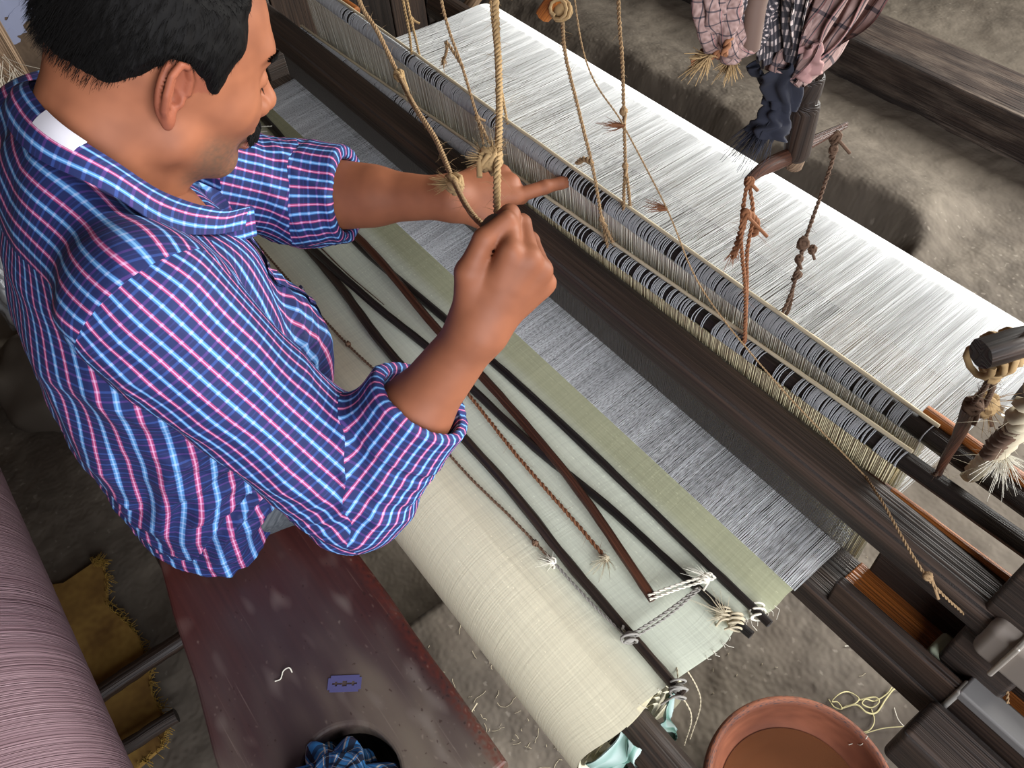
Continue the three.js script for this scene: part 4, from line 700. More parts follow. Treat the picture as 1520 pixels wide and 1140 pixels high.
// yellow sacking and poles on the ground between roll and bench
{
  const rnd = rng(17), out = [[-1.187, 0.02, 0.385], [-1.162, 0.02, 0.345], [-1.168, 0.02, 0.283], [-1.16, 0.02, 0.269], [-1.118, 0.02, 0.273], [-1.061, 0.02, 0.292], [-1.012, 0.02, 0.28], [-0.963, 0.02, 0.268], [-0.918, 0.02, 0.274], [-0.881, 0.02, 0.278], [-0.843, 0.02, 0.289], [-0.798, 0.02, 0.289], [-0.766, 0.02, 0.295], [-0.743, 0.02, 0.312], [-0.738, 0.02, 0.357], [-0.758, 0.02, 0.416], [-0.824, 0.02, 0.5], [-1.045, 0.02, 0.481]];
  const s = new THREE.Shape(); out.forEach((p, i) => { const w = 0.004 * (rnd() - 0.5); i ? s.lineTo(p[0] + w, -p[2] - w) : s.moveTo(p[0], -p[2]); });
  const t = thing('sacking', 'ragged yellow sacking cloth on the ground beside the mauve yarn roll', 'cloth', [-0.98, 0, 0.33]);
  const st = tex(256, 256, (u, v, i, j) => mix3(rgb(104, 72, 30), rgb(168, 134, 66), clamp(0.55 + 0.8 * tnoise(u, v, 4, 4, 131) + 0.3 * tnoise(u, v, 20, 20, 132) + ((i + j) % 2 ? 0.05 : -0.05))), 1 / 0.25, 1 / 0.25);
  const g = new THREE.ExtrudeGeometry(s, { depth: 0.004, bevelEnabled: true, bevelSize: 0.002, bevelThickness: 0.002, bevelSegments: 2 }).rotateX(-Math.PI / 2).translate(0, 0.018, 0);
  obj('cloth', g, mat({ map: st, roughness: 0.95 }), t);
  const fr = []; for (let i = 2; i < 14; i++) for (let k = 0; k < (i === 2 ? 70 : 22); k++) { const a = out[i], b = out[i + 1], q = rnd(), x = mix(a[0], b[0], q), z = mix(a[2], b[2], q), l = 0.006 + 0.02 * rnd() * (i === 2 ? 1 : 0.7), d = rnd() * 6.28; fr.push([[x, 0.022, z], [x + Math.cos(d) * l * 0.5, 0.026 + 0.006 * rnd(), z - Math.abs(Math.sin(d)) * l * 0.5], [x + Math.cos(d + rnd()) * l, 0.02, z - Math.abs(Math.sin(d)) * l]]); }
  obj('frayed_edge', fibres(fr, 0.0007), mat({ color: 0xa8863c, roughness: 0.95 }), t).userData.kind = 'stuff';
  tag(obj('floor_pole', stick([[-0.882, 0.05, 0.394], [-0.886, 0.05, 0.343], [-0.886, 0.05, 0.205], [-0.885, 0.05, 0.16]], 0.016, { seg: 12 }), W.dark), 'dark wooden pole across the middle of the yellow sacking', 'pole');
  tag(obj('floor_pole', stick([[-0.776, 0.05, 0.396], [-0.768, 0.05, 0.345], [-0.766, 0.05, 0.292], [-0.763, 0.05, 0.263]], 0.013, { seg: 12 }), W.sley), 'shorter dark wooden pole at the lower end of the yellow sacking', 'pole');
}
// far left: post with cotton fluff, plastic bag, lump of mud
{
  const p = [-1.255, 0.9, -0.062], x = -1.62, z = -0.075, t = thing('wooden_post', 'upright weathered post behind the weaver with white fibres caught on it', 'post', [x, 0, z]);
  obj('timber', box(x - 0.034, x + 0.034, -0.03, 1.6, z - 0.03, z + 0.03, 0.008, 'y'), W.post, t);
  const rnd = rng(33), f = [];
  for (let k = 0; k < 420; k++) { const y0 = 0.66 + 0.12 * rnd() * rnd() + 0.05 * rnd(), a = rnd() * 6.28, l = 0.05 + 0.12 * rnd(), dy = -0.3 - rnd(), p0 = [x + 0.036 + 0.004 * rnd(), y0, z + (rnd() - 0.5) * 0.03]; f.push([p0, [p0[0] + 0.012 + 0.015 * rnd(), y0 + dy * l * 0.35, p0[2] + Math.cos(a) * l * 0.25], [p0[0] + 0.012 + 0.03 * rnd(), y0 + dy * l * 0.7, p0[2] + Math.cos(a) * l * 0.5 + 0.02 * (rnd() - 0.5)], [p0[0] + 0.01 + 0.03 * rnd(), y0 + dy * l, p0[2] + Math.cos(a) * l * 0.5]]); }
  obj('white_fibres', fibres(f, 0.0005), mat({ color: 0xcfc6b6, roughness: 0.9 }), t).userData.kind = 'stuff';
  const bag = tag(obj('plastic_bag', thicken(grid(60, 40, (u, v) => { const a = u * 6.283, th = v * 1.6, n = 1 + 0.25 * noise(Math.cos(a) * 3, Math.sin(a) * 3, v * 5) + 0.12 * noise(Math.cos(a) * 9, Math.sin(a) * 9, v * 14); return [-2.06 + Math.sin(th) * Math.cos(a) * 0.15 * n, 0.0 + Math.cos(th) * 0.24 * n, 0.13 + Math.sin(th) * Math.sin(a) * 0.10 * n]; }), 0.0008), new THREE.MeshPhysicalMaterial({ color: 0xb4b6b8, roughness: 0.25, clearcoat: 0.6, transparent: true, opacity: 0.8 })), 'crumpled clear plastic bag on the ground at the left edge', 'plastic bag');
  tag(obj('mud_lump', nets([-1.95, -0.03, 0.05], [-1.5, 0.16, 0.36], 0.012, (p) => ellipsoid(p, [-1.72, 0.0, 0.2], [0.16, 0.12, 0.12]) + 0.03 * noise(p[0] * 12, p[1] * 12, p[2] * 12)), mudMat), 'rough lump of dry mud on the dark ground behind the weaver', 'mud lump');
  const g = tag(obj('grey_cloth', pleated([[-1.75, 0.52, -0.78], [-1.73, 0.46, -0.74], [-1.72, 0.30, -0.72], [-1.72, 0.08, -0.72], [-1.72, 0.0, -0.72]], 0.09, { seed: 31, pleats: 3, n: 24 }), mat({ color: 0x8d867c, roughness: 0.95, side: THREE.DoubleSide })), 'pale grey cloth hanging in the dark beyond the left end of the batten', 'cloth');
  const post = thing('loom_post', 'dark square loom post in the shadow beyond the left end of the batten', 'post', [-1.80, 0, -0.78]);
  obj('timber', box(-1.84, -1.765, -0.03, 1.3, -0.83, -0.75, 0.008, 'y'), W.black, post);
  const bn = thing('bamboo_stake', 'pale bamboo stake leaning in the dark past the left edge of the warp', 'bamboo', [-1.62, 0, -1.25]);
  obj('culm', stick([[-1.60, 0.0, -1.12], [-1.463, 0.603, -0.927], [-1.42, 0.75, -1.35]], 0.014, { n: 20 }), W.post, bn);
}
// ---------------------------------------------------------------- yarn litter on the floor
{
  const rnd = rng(71), y = 0.012, gy = (p) => [p[0], groundY(p[0], p[2]) + 0.002 + (p[3] ?? 0), p[2]];
  const strand = (pts, r = 0.0011, n = 60) => sweep(curveOf(pts.map((p, i) => gy([...p, 0.003 * ((i * 7) % 3)])), n), r, { seg: 5 });
  const yarn = mat({ color: 0xb9b083, roughness: 0.9 }), t = thing('yarn_tangle', 'tangled loops of pale yellow yarn on the floor beyond the clay bowl', 'yarn', [-0.043, 0.01, -0.693]);
  obj('loops', [strand([[-0.087, 0.012, -0.645], [-0.072, 0.012, -0.641], [-0.062, 0.012, -0.646], [-0.075, 0.012, -0.652], [-0.081, 0.012, -0.645], [-0.081, 0.012, -0.663], [-0.073, 0.012, -0.681], [-0.056, 0.012, -0.683], [-0.054, 0.012, -0.671], [-0.062, 0.012, -0.654]]), strand([[-0.064, 0.012, -0.648], [-0.051, 0.012, -0.671], [-0.033, 0.012, -0.672], [-0.023, 0.012, -0.685], [-0.027, 0.012, -0.719], [-0.028, 0.012, -0.743], [-0.018, 0.012, -0.754]], 0.0015), strand([[-0.054, 0.012, -0.682], [-0.039, 0.012, -0.706], [-0.031, 0.012, -0.703], [-0.033, 0.012, -0.687], [-0.047, 0.012, -0.68], [-0.048, 0.012, -0.689], [-0.037, 0.012, -0.7], [-0.031, 0.012, -0.728], [-0.033, 0.012, -0.741]], 0.0013), strand([[-0.031, 0.012, -0.685], [-0.016, 0.012, -0.672], [-0.012, 0.012, -0.653], [-0.02, 0.012, -0.639]])], yarn, t);
  obj('trailing_end', [strand([[-0.018, 0.012, -0.754], [-0.035, 0.012, -0.776], [-0.043, 0.012, -0.785], [-0.028, 0.012, -0.78]], 0.0008), strand([[-0.013, 0.012, -0.647], [0.001, 0.012, -0.675], [0.019, 0.012, -0.701]], 0.0008)], yarn, t);
  const t2 = tag(obj('thread_scrap', [strand([[-0.009, 0.012, -0.717], [0.008, 0.012, -0.705], [0.027, 0.012, -0.704], [0.042, 0.012, -0.716], [0.042, 0.012, -0.748], [0.039, 0.012, -0.766]], 0.0008), strand([[0.039, 0.012, -0.713], [0.049, 0.012, -0.688], [0.061, 0.012, -0.683]], 0.0006)], C.white), 'forked white thread on the floor right of the clay bowl', 'thread');
  tag(obj('thread_scrap', [strand([[-0.13, 0.012, -0.742], [-0.118, 0.012, -0.757], [-0.1, 0.012, -0.767], [-0.087, 0.012, -0.772], [-0.074, 0.012, -0.781]], 0.0008)], C.white), 'slightly bent white thread on the floor below the shuttle box', 'thread');
  const lit = [];
  const area = (n, x0, x1, z0, z1) => { for (let k = 0; k < n; k++) { let x = mix(x0, x1, rnd()), z = mix(z0, z1, rnd()), a = rnd() * 6.28; const l = 0.004 + 0.03 * rnd() ** 3, q = []; for (let i = 0; i < 5; i++) { q.push([x, groundY(x, z) + 0.0012 + 0.002 * rnd() * (i % 2), z]); a += (rnd() - 0.5) * 1.2; x += Math.cos(a) * l / 4; z += Math.sin(a) * l / 4; } lit.push(q); } };
  area(200, -0.62, 0.12, -0.62, -0.08); area(60, -0.6, 0.2, -1.5, -0.7); area(60, -0.55, -0.2, -0.25, -0.1);
  tag(obj('thread_litter', fibres(lit, 0.0005), C.pale), 'short loose thread ends littering the earth floor under the loom', 'litter', null, 'stuff');
}

// ---------------------------------------------------------------- the weaver
{
  const person = thing('person', 'seated man in a blue and pink checked shirt working the loom with both hands', 'person', [-0.76, BY, 0]);
  // head frame: x to his right, y to the crown, z out of the face
  const HC = [-0.77, 1.105, -0.165], TH = 35 * Math.PI / 180, up = [0, Math.cos(TH), -Math.sin(TH)], fw = [0, -Math.sin(TH), -Math.cos(TH)];
  const toHead = (p) => { const y = p[1] - HC[1], z = p[2] - HC[2]; return [p[0] - HC[0], y * up[1] + z * up[2], y * fw[1] + z * fw[2]]; };
  const fromHead = (q) => [HC[0] + q[0], HC[1] + q[1] * up[1] + q[2] * fw[1], HC[2] + q[1] * up[2] + q[2] * fw[2]];
  // ---- skull, face, ears, neck
  const skull = (q) => {
    const ax = Math.abs(q[0]), m = [ax, q[1], q[2]];
    let d = ellipsoid(q, [0, 0.034, -0.014], [0.0755, 0.088, 0.0945]);
    d = smin(d, ellipsoid(q, [0, -0.022, 0.028], [0.060, 0.070, 0.056]), 0.03);
    d = smin(d, capsule(m, [0.034, 0.037, 0.062], [0.002, 0.036, 0.074], 0.012, 0.012), 0.018);
    d = smin(d, capsule(m, [0.046, -0.016, 0.044], [0.030, -0.026, 0.060], 0.018, 0.016), 0.02);
    d = smin(d, capsule(m, [0.049, -0.058, -0.006], [0.012, -0.084, 0.056], 0.020, 0.018), 0.026);
    d = smin(d, ellipsoid(q, [0, -0.083, 0.064], [0.023, 0.017, 0.018]), 0.016);
    d = smax(d, -(ellipsoid(m, [0.038, 0.016, 0.086], [0.023, 0.014, 0.019])), 0.014);
    d = smin(d, ellipsoid(m, [0.033, 0.0125, 0.0635], [0.0150, 0.0120, 0.0130]), 0.003);
    return d;
  };
  const headF = (q) => {
    const ax = Math.abs(q[0]), m = [ax, q[1], q[2]];
    let d = skull(q);
    d = smin(d, capsule(q, [0, 0.016, 0.078], [0, -0.014, 0.1005], 0.0072, 0.0095), 0.012);
    d = smin(d, ellipsoid(q, [0, -0.018, 0.1005], [0.0120, 0.0115, 0.0110]), 0.006);
    d = smin(d, ellipsoid(m, [0.0135, -0.0225, 0.087], [0.0095, 0.0098, 0.013]), 0.007);
    d = smin(d, ellipsoid(q, [0, -0.046, 0.080], [0.026, 0.016, 0.012]), 0.012);
    d = smin(d, ellipsoid(q, [0, -0.055, 0.0885], [0.021, 0.0050, 0.0065]), 0.004);
    d = smin(d, ellipsoid(q, [0, -0.065, 0.0855], [0.018, 0.0055, 0.0075]), 0.004);
    d = smin(d, capsule(q, [0, -0.02, -0.045], [0, -0.135, -0.055], 0.0555, 0.062), 0.028);
    d = smin(d, capsule(q, [0, -0.075, 0.005], [0, -0.150, -0.012], 0.036, 0.050), 0.026);
    // ears: a flattened bowl with a rolled rim
    const e = [(ax - 0.0725) * 1.08, (q[1] + 0.004) * 1.08, (q[2] + 0.029) * 1.08];
    const ex = e[0] * 0.86 + e[2] * 0.50, ez = -e[0] * 0.50 + e[2] * 0.86, ey = e[1] + ez * 0.25;
    const E = [ex, ey, ez];
    let ear = ellipsoid(E, [0.001, 0, -0.004], [0.0075, 0.031, 0.0185]);
    ear = smax(ear, -ellipsoid(E, [0.0095, 0.002, -0.001], [0.0085, 0.021, 0.0115]), 0.003);
    let rim = 1e9; const R = [[0.007, 0.004, 0.014], [0.009, 0.018, 0.011], [0.0105, 0.028, 0.002], [0.011, 0.027, -0.011], [0.011, 0.014, -0.020], [0.0105, -0.004, -0.0205], [0.008, -0.019, -0.015], [0.005, -0.027, -0.006]];
    for (let k = 0; k < R.length - 1; k++) rim = Math.min(rim, capsule(E, R[k], R[k + 1], 0.0037, 0.0037));
    ear = smin(ear, rim, 0.003);
    ear = smin(ear, ellipsoid(E, [0.004, -0.027, 0.000], [0.0055, 0.0105, 0.0085]), 0.005);
    ear = smin(ear, capsule(E, [0.0055, 0.012, -0.0095], [0.0055, -0.013, -0.008], 0.0032, 0.003), 0.004);
    ear = smin(ear, ellipsoid(E, [0.0045, -0.006, 0.0105], [0.0045, 0.0075, 0.0045]), 0.004);
    ear = smax(ear, -ellipsoid(E, [0.004, -0.004, 0.003], [0.009, 0.0075, 0.0045]), 0.002);
    return smin(d, ear, 0.006);
  };
  const headG = nets([-0.87, 0.93, -0.30], [-0.67, 1.245, -0.03], 0.0026, (p) => headF(toHead(p)));
  // ---- hands: palm frame x to the thumb, y to the fingers, z out of the back
  function handField(W, d, n, right, curl, thumb, s = 1) {
    const D = V(d).normalize(), Nn = V(n).addScaledVector(D, -V(n).dot(D)).normalize(), X = new THREE.Vector3().crossVectors(Nn, D).multiplyScalar(right ? 1 : -1);
    const P = (x, y, z) => [W[0] + s * (X.x * x + D.x * y + Nn.x * z), W[1] + s * (X.y * x + D.y * y + Nn.y * z), W[2] + s * (X.z * x + D.z * y + Nn.z * z)];
    const bones = [], base = [[0.027, 0.083, 0.0], [0.008, 0.087, 0.003], [-0.011, 0.083, 0.002], [-0.028, 0.074, -0.002]], L = [[0.041, 0.024, 0.019], [0.045, 0.028, 0.020], [0.042, 0.026, 0.020], [0.033, 0.020, 0.018]], R = [0.0092, 0.0094, 0.009, 0.008];
    const palm = [[P(0.006, 0.004, 0), P(0.020, 0.076, -0.002), 0.022, 0.0135], [P(0.0, 0.004, 0), P(0.006, 0.080, 0), 0.022, 0.0140], [P(-0.006, 0.006, -0.001), P(-0.010, 0.076, -0.001), 0.020, 0.0135], [P(-0.010, 0.012, -0.003), P(-0.025, 0.066, -0.004), 0.019, 0.0125], [P(0.014, 0.012, -0.008), P(0.034, 0.045, -0.014), 0.019, 0.0155]];
    base.forEach((b, f) => {
      let a = 0, y = b[1], z = b[2], x = b[0]; const fan = (1.2 - f) * 0.05 * (1 - Math.min(1, curl[f][0] / 60)), chain = [];
      bones.push([P(b[0] * 0.75, b[1] - 0.028, b[2] + 0.001), P(...b), R[f] * 1.05, R[f] * 1.12, f]);
      for (let k = 0; k < 3; k++) { a += curl[f][k] * Math.PI / 180; const l = L[f][k], x2 = x + Math.sin(fan) * l, y2 = y + Math.cos(a) * l, z2 = z - Math.sin(a) * l; bones.push([P(x, y, z), P(x2, y2, z2), R[f] * (1.05 - 0.10 * k), R[f] * (0.97 - 0.12 * k), f]); x = x2; y = y2; z = z2; }
    });
    for (let k = 0; k < thumb.length - 1; k++) bones.push([P(...thumb[k]), P(...thumb[k + 1]), 0.0125 - 0.0015 * k, 0.0112 - 0.0016 * k, 4]);
    const field = (p) => {
      let pd = 1e9; for (const b of palm) pd = smin(pd, capsule(p, b[0], b[1], b[2] * s * 0.82, b[3] * s), 0.012);
      const fd = [1e9, 1e9, 1e9, 1e9, 1e9]; for (const b of bones) fd[b[4]] = smin(fd[b[4]], capsule(p, b[0], b[1], b[2] * s, b[3] * s), 0.004);
      let d0 = pd; for (const f of fd) d0 = smin(d0, f, 0.006); return d0;
    };
    return { field, P, nails: bones.filter((b) => b) };
  }
  const RW = [-0.440, 0.942, -0.255], RE = [-0.474, 0.782, -0.106], RS = [-0.600, 1.005, -0.030];
  const LW = [-0.706, 0.858, -0.395], LE = [-0.852, 0.850, -0.262], LS = [-0.930, 0.990, -0.060];
  const rHand = handField(RW, [0.12, 0.66, -0.73], [0.94, 0.10, 0.33], true, [[62, 88, 45], [74, 92, 50], [80, 94, 52], [84, 94, 52]], [[0.018, 0.016, -0.008], [0.042, 0.044, -0.010], [0.046, 0.076, -0.016], [0.036, 0.100, -0.022]], 0.98);
  const lHand = handField(LW, [0.14, -0.10, -0.98], [0.30, 0.94, 0.05], false, [[-6, 6, 6], [58, 62, 30], [64, 66, 34], [66, 66, 36]], [[0.016, 0.016, -0.012], [0.038, 0.040, -0.022], [0.044, 0.066, -0.034], [0.040, 0.088, -0.046]], 0.98);
  const foreR = (p) => { let d = capsule(p, RE, RW, 0.043, 0.0245); d = smin(d, capsule(p, [RE[0] + 0.004, RE[1] + 0.03, RE[2] - 0.02], [mix(RE[0], RW[0], 0.5), mix(RE[1], RW[1], 0.5), mix(RE[2], RW[2], 0.5)], 0.042, 0.034), 0.02); return smin(d, rHand.field(p), 0.018); };
  const foreL = (p) => { let d = capsule(p, LE, LW, 0.043, 0.0245); d = smin(d, capsule(p, LE, [mix(LE[0], LW[0], 0.5), mix(LE[1], LW[1], 0.5), mix(LE[2], LW[2], 0.5)], 0.043, 0.034), 0.02); return smin(d, lHand.field(p), 0.018); };
  const armR = nets([-0.56, 0.72, -0.42], [-0.36, 1.08, -0.04], 0.0028, foreR);
  const armL = nets([-0.92, 0.76, -0.60], [-0.62, 0.93, -0.20], 0.0028, foreL);
  const core = nets([-1.10, 0.10, -0.62], [-0.50, 1.10, 0.10], 0.012, (p) => {
    let d = capsule(p, [-0.855, 0.56, 0.0], [-0.765, 0.94, -0.04], 0.09, 0.10);
    for (const s of [-1, 1]) {
      d = smin(d, capsule(p, [-0.855 + s * 0.09, 0.52, -0.01], [-0.83 + s * 0.15, 0.40, -0.44], 0.068, 0.052), 0.04);
      d = smin(d, capsule(p, [-0.83 + s * 0.15, 0.40, -0.44], [-0.83 + s * 0.14, -0.12, -0.34], 0.05, 0.036), 0.03);
      d = smin(d, capsule(p, [-0.83 + s * 0.14, -0.15, -0.32], [-0.83 + s * 0.15, -0.18, -0.50], 0.036, 0.028), 0.02);
    }
    d = smin(d, capsule(p, RS, RE, 0.04, 0.036), 0.03); return smin(d, capsule(p, LS, LE, 0.04, 0.036), 0.03);
  });
  const lowLeg = nets([-1.10, -0.36, -0.58], [-0.50, 0.10, -0.24], 0.012, (p) => { let d = 1e9; for (const s of [-1, 1]) { d = smin(d, capsule(p, [-0.83 + s * 0.15, 0.40, -0.44], [-0.83 + s * 0.14, -0.12, -0.34], 0.05, 0.036), 0.03); d = smin(d, capsule(p, [-0.83 + s * 0.14, -0.15, -0.32], [-0.83 + s * 0.15, -0.18, -0.50], 0.036, 0.028), 0.02); } return d; });
  // skin colour: tan, redder at ear and lips, stubble along the jaw
  const skin = [headG, armR, armL, core, lowLeg];
  const cSkin = linc(150, 94, 66), cDark = linc(112, 67, 47), cLip = linc(120, 64, 54), cStub = linc(88, 70, 56), cEar = linc(136, 72, 54);
  skin.forEach((g, gi) => {
    const P = g.attributes.position.array, col = new Float32Array(P.length);
    for (let i = 0; i < P.length; i += 3) {
      let c = mix3(cSkin, cDark, clamp(0.25 + 0.9 * fbm(P[i] * 30, P[i + 1] * 30, P[i + 2] * 30, 3)));
      if (gi === 0) {
        const q = toHead([P[i], P[i + 1], P[i + 2]]), stub = smooth(-0.030, -0.060, q[1] + 0.25 * Math.max(0, 0.03 - q[2])) * smooth(0.0, 0.03, q[2]) * smooth(-0.115, -0.095, q[1]);
        c = mix3(c, cStub, 0.85 * stub * (0.8 + 0.5 * noise(P[i] * 300, P[i + 1] * 300, P[i + 2] * 300)));
        if (Math.abs(q[0]) > 0.070 && Math.abs(q[1] + 0.006) < 0.05 && q[2] > -0.06 && q[2] < 0.01) c = mix3(c, cEar, 0.55);
        if (q[2] > 0.082 && q[1] < -0.05 && q[1] > -0.074 && Math.abs(q[0]) < 0.022) c = mix3(c, cLip, 0.7);
      } else c = mix3(c, cDark, 0.35);
      col[i] = c[0]; col[i + 1] = c[1]; col[i + 2] = c[2];
    }
    g.setAttribute('color', new THREE.BufferAttribute(col, 3));
  });
  const skinBump = tex(256, 256, (u, v) => 0.5 + 0.3 * tnoise(u, v, 60, 60, 141), 1, 1, false);
  obj('body', skin, new THREE.MeshPhysicalMaterial({ vertexColors: true, roughness: 0.58, specularIntensity: 0.5 }), person);
  // ---- hair: a cap that follows the hairline, and short strands
  const HL = [[-0.125, -0.022], [-0.088, -0.035], [-0.073, -0.042], [-0.066, -0.028], [-0.058, -0.010], [-0.044, 0.012], [-0.028, 0.020], [-0.012, 0.018], [0.000, 0.008], [0.006, -0.001], [0.014, 0.000], [0.017, 0.014], [0.022, 0.028], [0.032, 0.043], [0.030, 0.055], [0.028, 0.068], [0.034, 0.085], [0.045, 0.11], [0.06, 0.2], [-0.2, 0.2], [-0.2, -0.02]];
  const hairIn = (z, y) => { // signed distance to the hairline in profile, positive inside
    let inside = false, best = 1e9;
    for (let i = 0, j = HL.length - 1; i < HL.length; j = i++) {
      const [xi, yi] = HL[i], [xj, yj] = HL[j]; if (yi > y !== yj > y && z < (xj - xi) * (y - yi) / (yj - yi) + xi) inside = !inside;
      const dx = xj - xi, dy = yj - yi, t = clamp(((z - xi) * dx + (y - yi) * dy) / (dx * dx + dy * dy)); best = Math.min(best, Math.hypot(z - xi - dx * t, y - yi - dy * t));
    }
    return inside ? best : -best;
  };
  const hairF = (p) => { const q = toHead(p), s = skull(q); if (s > 0.03 || s < -0.03) return s; const h = hairIn(q[2], q[1]) + 0.002 * noise(q[0] * 120, q[1] * 120, q[2] * 120); return s - clamp(h * 0.75, -0.012, 0.0085) - (h > 0 ? 0.0016 * noise(q[0] * 260 + 4, q[1] * 60, q[2] * 110) : 0); };
  const hairG = nets([-0.87, 1.02, -0.29], [-0.67, 1.265, -0.03], 0.003, hairF);
  const hairMat = new THREE.MeshPhysicalMaterial({ color: 0x090706, roughness: 0.7, specularIntensity: 0.3 });
  {
    const rnd = rng(91), P = hairG.attributes.position.array, N = hairG.attributes.normal.array, lines = [];
    for (let k = 0; k < 26000; k++) {
      const i = Math.floor(rnd() * P.length / 3) * 3, q = toHead([P[i], P[i + 1], P[i + 2]]), h = hairIn(q[2], q[1]); if (h < (q[2] < -0.05 ? 0.003 : 0.0005)) continue;
      const n = [N[i], N[i + 1], N[i + 2]]; // combed down the sides and forward on top
      const tp = smooth(0.05, 0.11, q[1] + 0.02 * noise(q[0] * 30, q[1] * 30, q[2] * 30)), dl = [mix(0.05, 0.15, tp) * Math.sign(q[0]), mix(-1, 0.1, tp), mix(q[2] > 0.02 ? -0.1 : -0.25, 0.6, tp)], o = fromHead(dl), d = [o[0] - HC[0] + (rnd() - 0.5) * 0.5, o[1] - HC[1] + (rnd() - 0.5) * 0.5, o[2] - HC[2] + (rnd() - 0.5) * 0.5];
      const l = (0.005 + 0.008 * rnd()) * smooth(-0.004, 0.02, h) * (q[2] < -0.05 && h < 0.02 ? 0.55 : 1) + 0.002, out = 0.10 + 0.12 * rnd();
      const a = [P[i] - n[0] * 0.001, P[i + 1] - n[1] * 0.001, P[i + 2] - n[2] * 0.001], e = (t, w) => [a[0] + (d[0] * t + n[0] * w) * l, a[1] + (d[1] * t + n[1] * w) * l, a[2] + (d[2] * t + n[2] * w) * l];
      lines.push([[...a, 1], [...e(0.5, out), 0.9], [...e(1, out * 1.1), 0.2]]);
    }
    obj('hair', [hairG, fibres(lines, 0.00020)], hairMat, person);
    // moustache and brows
    const ml = [];
    for (let k = 0; k < 900; k++) { const x = (rnd() - 0.5) * 0.054, s = Math.sign(x), t = Math.abs(x) / 0.027, y = -0.0355 - 0.007 * t - 0.008 * rnd(), z = 0.0935 - 0.020 * t * t + 0.003 * rnd(), a = fromHead([x, y, z]), b = fromHead([x + s * 0.004, y - 0.005, z + 0.004]), c = fromHead([x + s * 0.007 * rnd(), y - 0.011, z + 0.0035]); ml.push([[...a, 1], [...b, 1], [...c, 0.3]]); }
    obj('moustache', [fibres(ml, 0.0005), nets([-0.81, 0.96, -0.26], [-0.73, 1.03, -0.18], 0.0025, (p) => { const q = toHead(p); return smin(capsule([Math.abs(q[0]), q[1], q[2]], [0.003, -0.0415, 0.0915], [0.023, -0.048, 0.079], 0.0062, 0.0035), ellipsoid(q, [0, -0.0415, 0.0925], [0.012, 0.006, 0.0045]), 0.004); })], hairMat, person);
    for (const s of [-1, 1]) { const bl = []; for (let k = 0; k < 260; k++) { const t = rnd(), x = s * mix(0.012, 0.050, t), y = 0.033 + 0.005 * Math.sin(t * 2.6) + 0.005 * (rnd() - 0.5), z = mix(0.0835, 0.062, t * t); bl.push([[...fromHead([x, y, z - 0.002]), 1], [...fromHead([x + s * 0.005, y + 0.002, z + 0.002]), 1], [...fromHead([x + s * 0.010, y + 0.001, z - 0.001 * t]), 0.3]]); } obj('eyebrow', fibres(bl, 0.0004), hairMat, person); }
    for (const s of [-1, 1]) { const el = []; for (let k = 0; k <= 40; k++) { const t = k / 40, x = s * mix(0.021, 0.047, t), y = 0.0075 - 0.002 * Math.sin(t * 3.14), z = 0.0745 - 0.012 * Math.max(0, t - 0.35); el.push([[...fromHead([x, y, z]), 1], [...fromHead([x + s * 0.001, y - 0.003, z + 0.002]), 0.7], [...fromHead([x + s * 0.002, y - 0.005, z + 0.0035]), 0.2]]); } obj('eyelashes', fibres(el, 0.0006), hairMat, person); }
  }
  // ---- shirt
  const prof = [[0.40, 0.118, -0.07, 0.165], [0.52, 0.118, -0.085, 0.176], [0.60, 0.113, -0.115, 0.178], [0.70, 0.106, -0.150, 0.174], [0.80, 0.098, -0.162, 0.172], [0.90, 0.083, -0.158, 0.170], [0.98, 0.054, -0.150, 0.150], [1.03, 0.030, -0.135, 0.11], [1.06, 0.004, -0.115, 0.06], [1.09, -0.03, -0.09, 0.02], [1.2, -0.055, -0.075, 0.01]];
  const at = (y) => { let i = 0; while (i < prof.length - 2 && prof[i + 1][0] < y) i++; const a = prof[i], b = prof[i + 1], t = clamp((y - a[0]) / (b[0] - a[0])), s = t * t * (3 - 2 * t) * 0.5 + t * 0.5; return [mix(a[1], b[1], s), mix(a[2], b[2], s), mix(a[3], b[3], s)]; };
  const TX = -0.762, XC = (y) => TX - 0.098 * Math.pow(clamp((0.92 - y) / 0.42), 1.2);
  const torsoF = (p) => {
    const [bk, fr, w] = at(p[1]), c = (bk + fr) / 2, b = (bk - fr) / 2, x = (p[0] - XC(p[1])) / w, z = (p[2] - c) / b, k = Math.pow(Math.pow(Math.abs(x), 2.3) + Math.pow(Math.abs(z), 2.3), 1 / 2.3);
    let d = (k - 1) * Math.min(w, b) * 0.9;
    for (const s of [-1, 1]) d = smin(d, capsule(p, [TX + s * 0.050, 1.022, -0.042], [TX + s * 0.150, 0.996, -0.033], 0.050, 0.056), 0.04);
    return smin(d, ellipsoid(p, [-0.712, 0.772, -0.150], [0.062, 0.070, 0.040]), 0.03);
  };
  const lerpP = (a, b, t) => [mix(a[0], b[0], t), mix(a[1], b[1], t), mix(a[2], b[2], t)];
  const cuffR = lerpP(RE, RW, 0.60), cuffL = lerpP(LE, LW, 0.36);
  const along = (p, a, b) => { const v = [b[0] - a[0], b[1] - a[1], b[2] - a[2]], L = len3(...v); return ((p[0] - a[0]) * v[0] + (p[1] - a[1]) * v[1] + (p[2] - a[2]) * v[2]) / L; };
  const rfold = (x) => 1 - 2 * Math.abs(x);
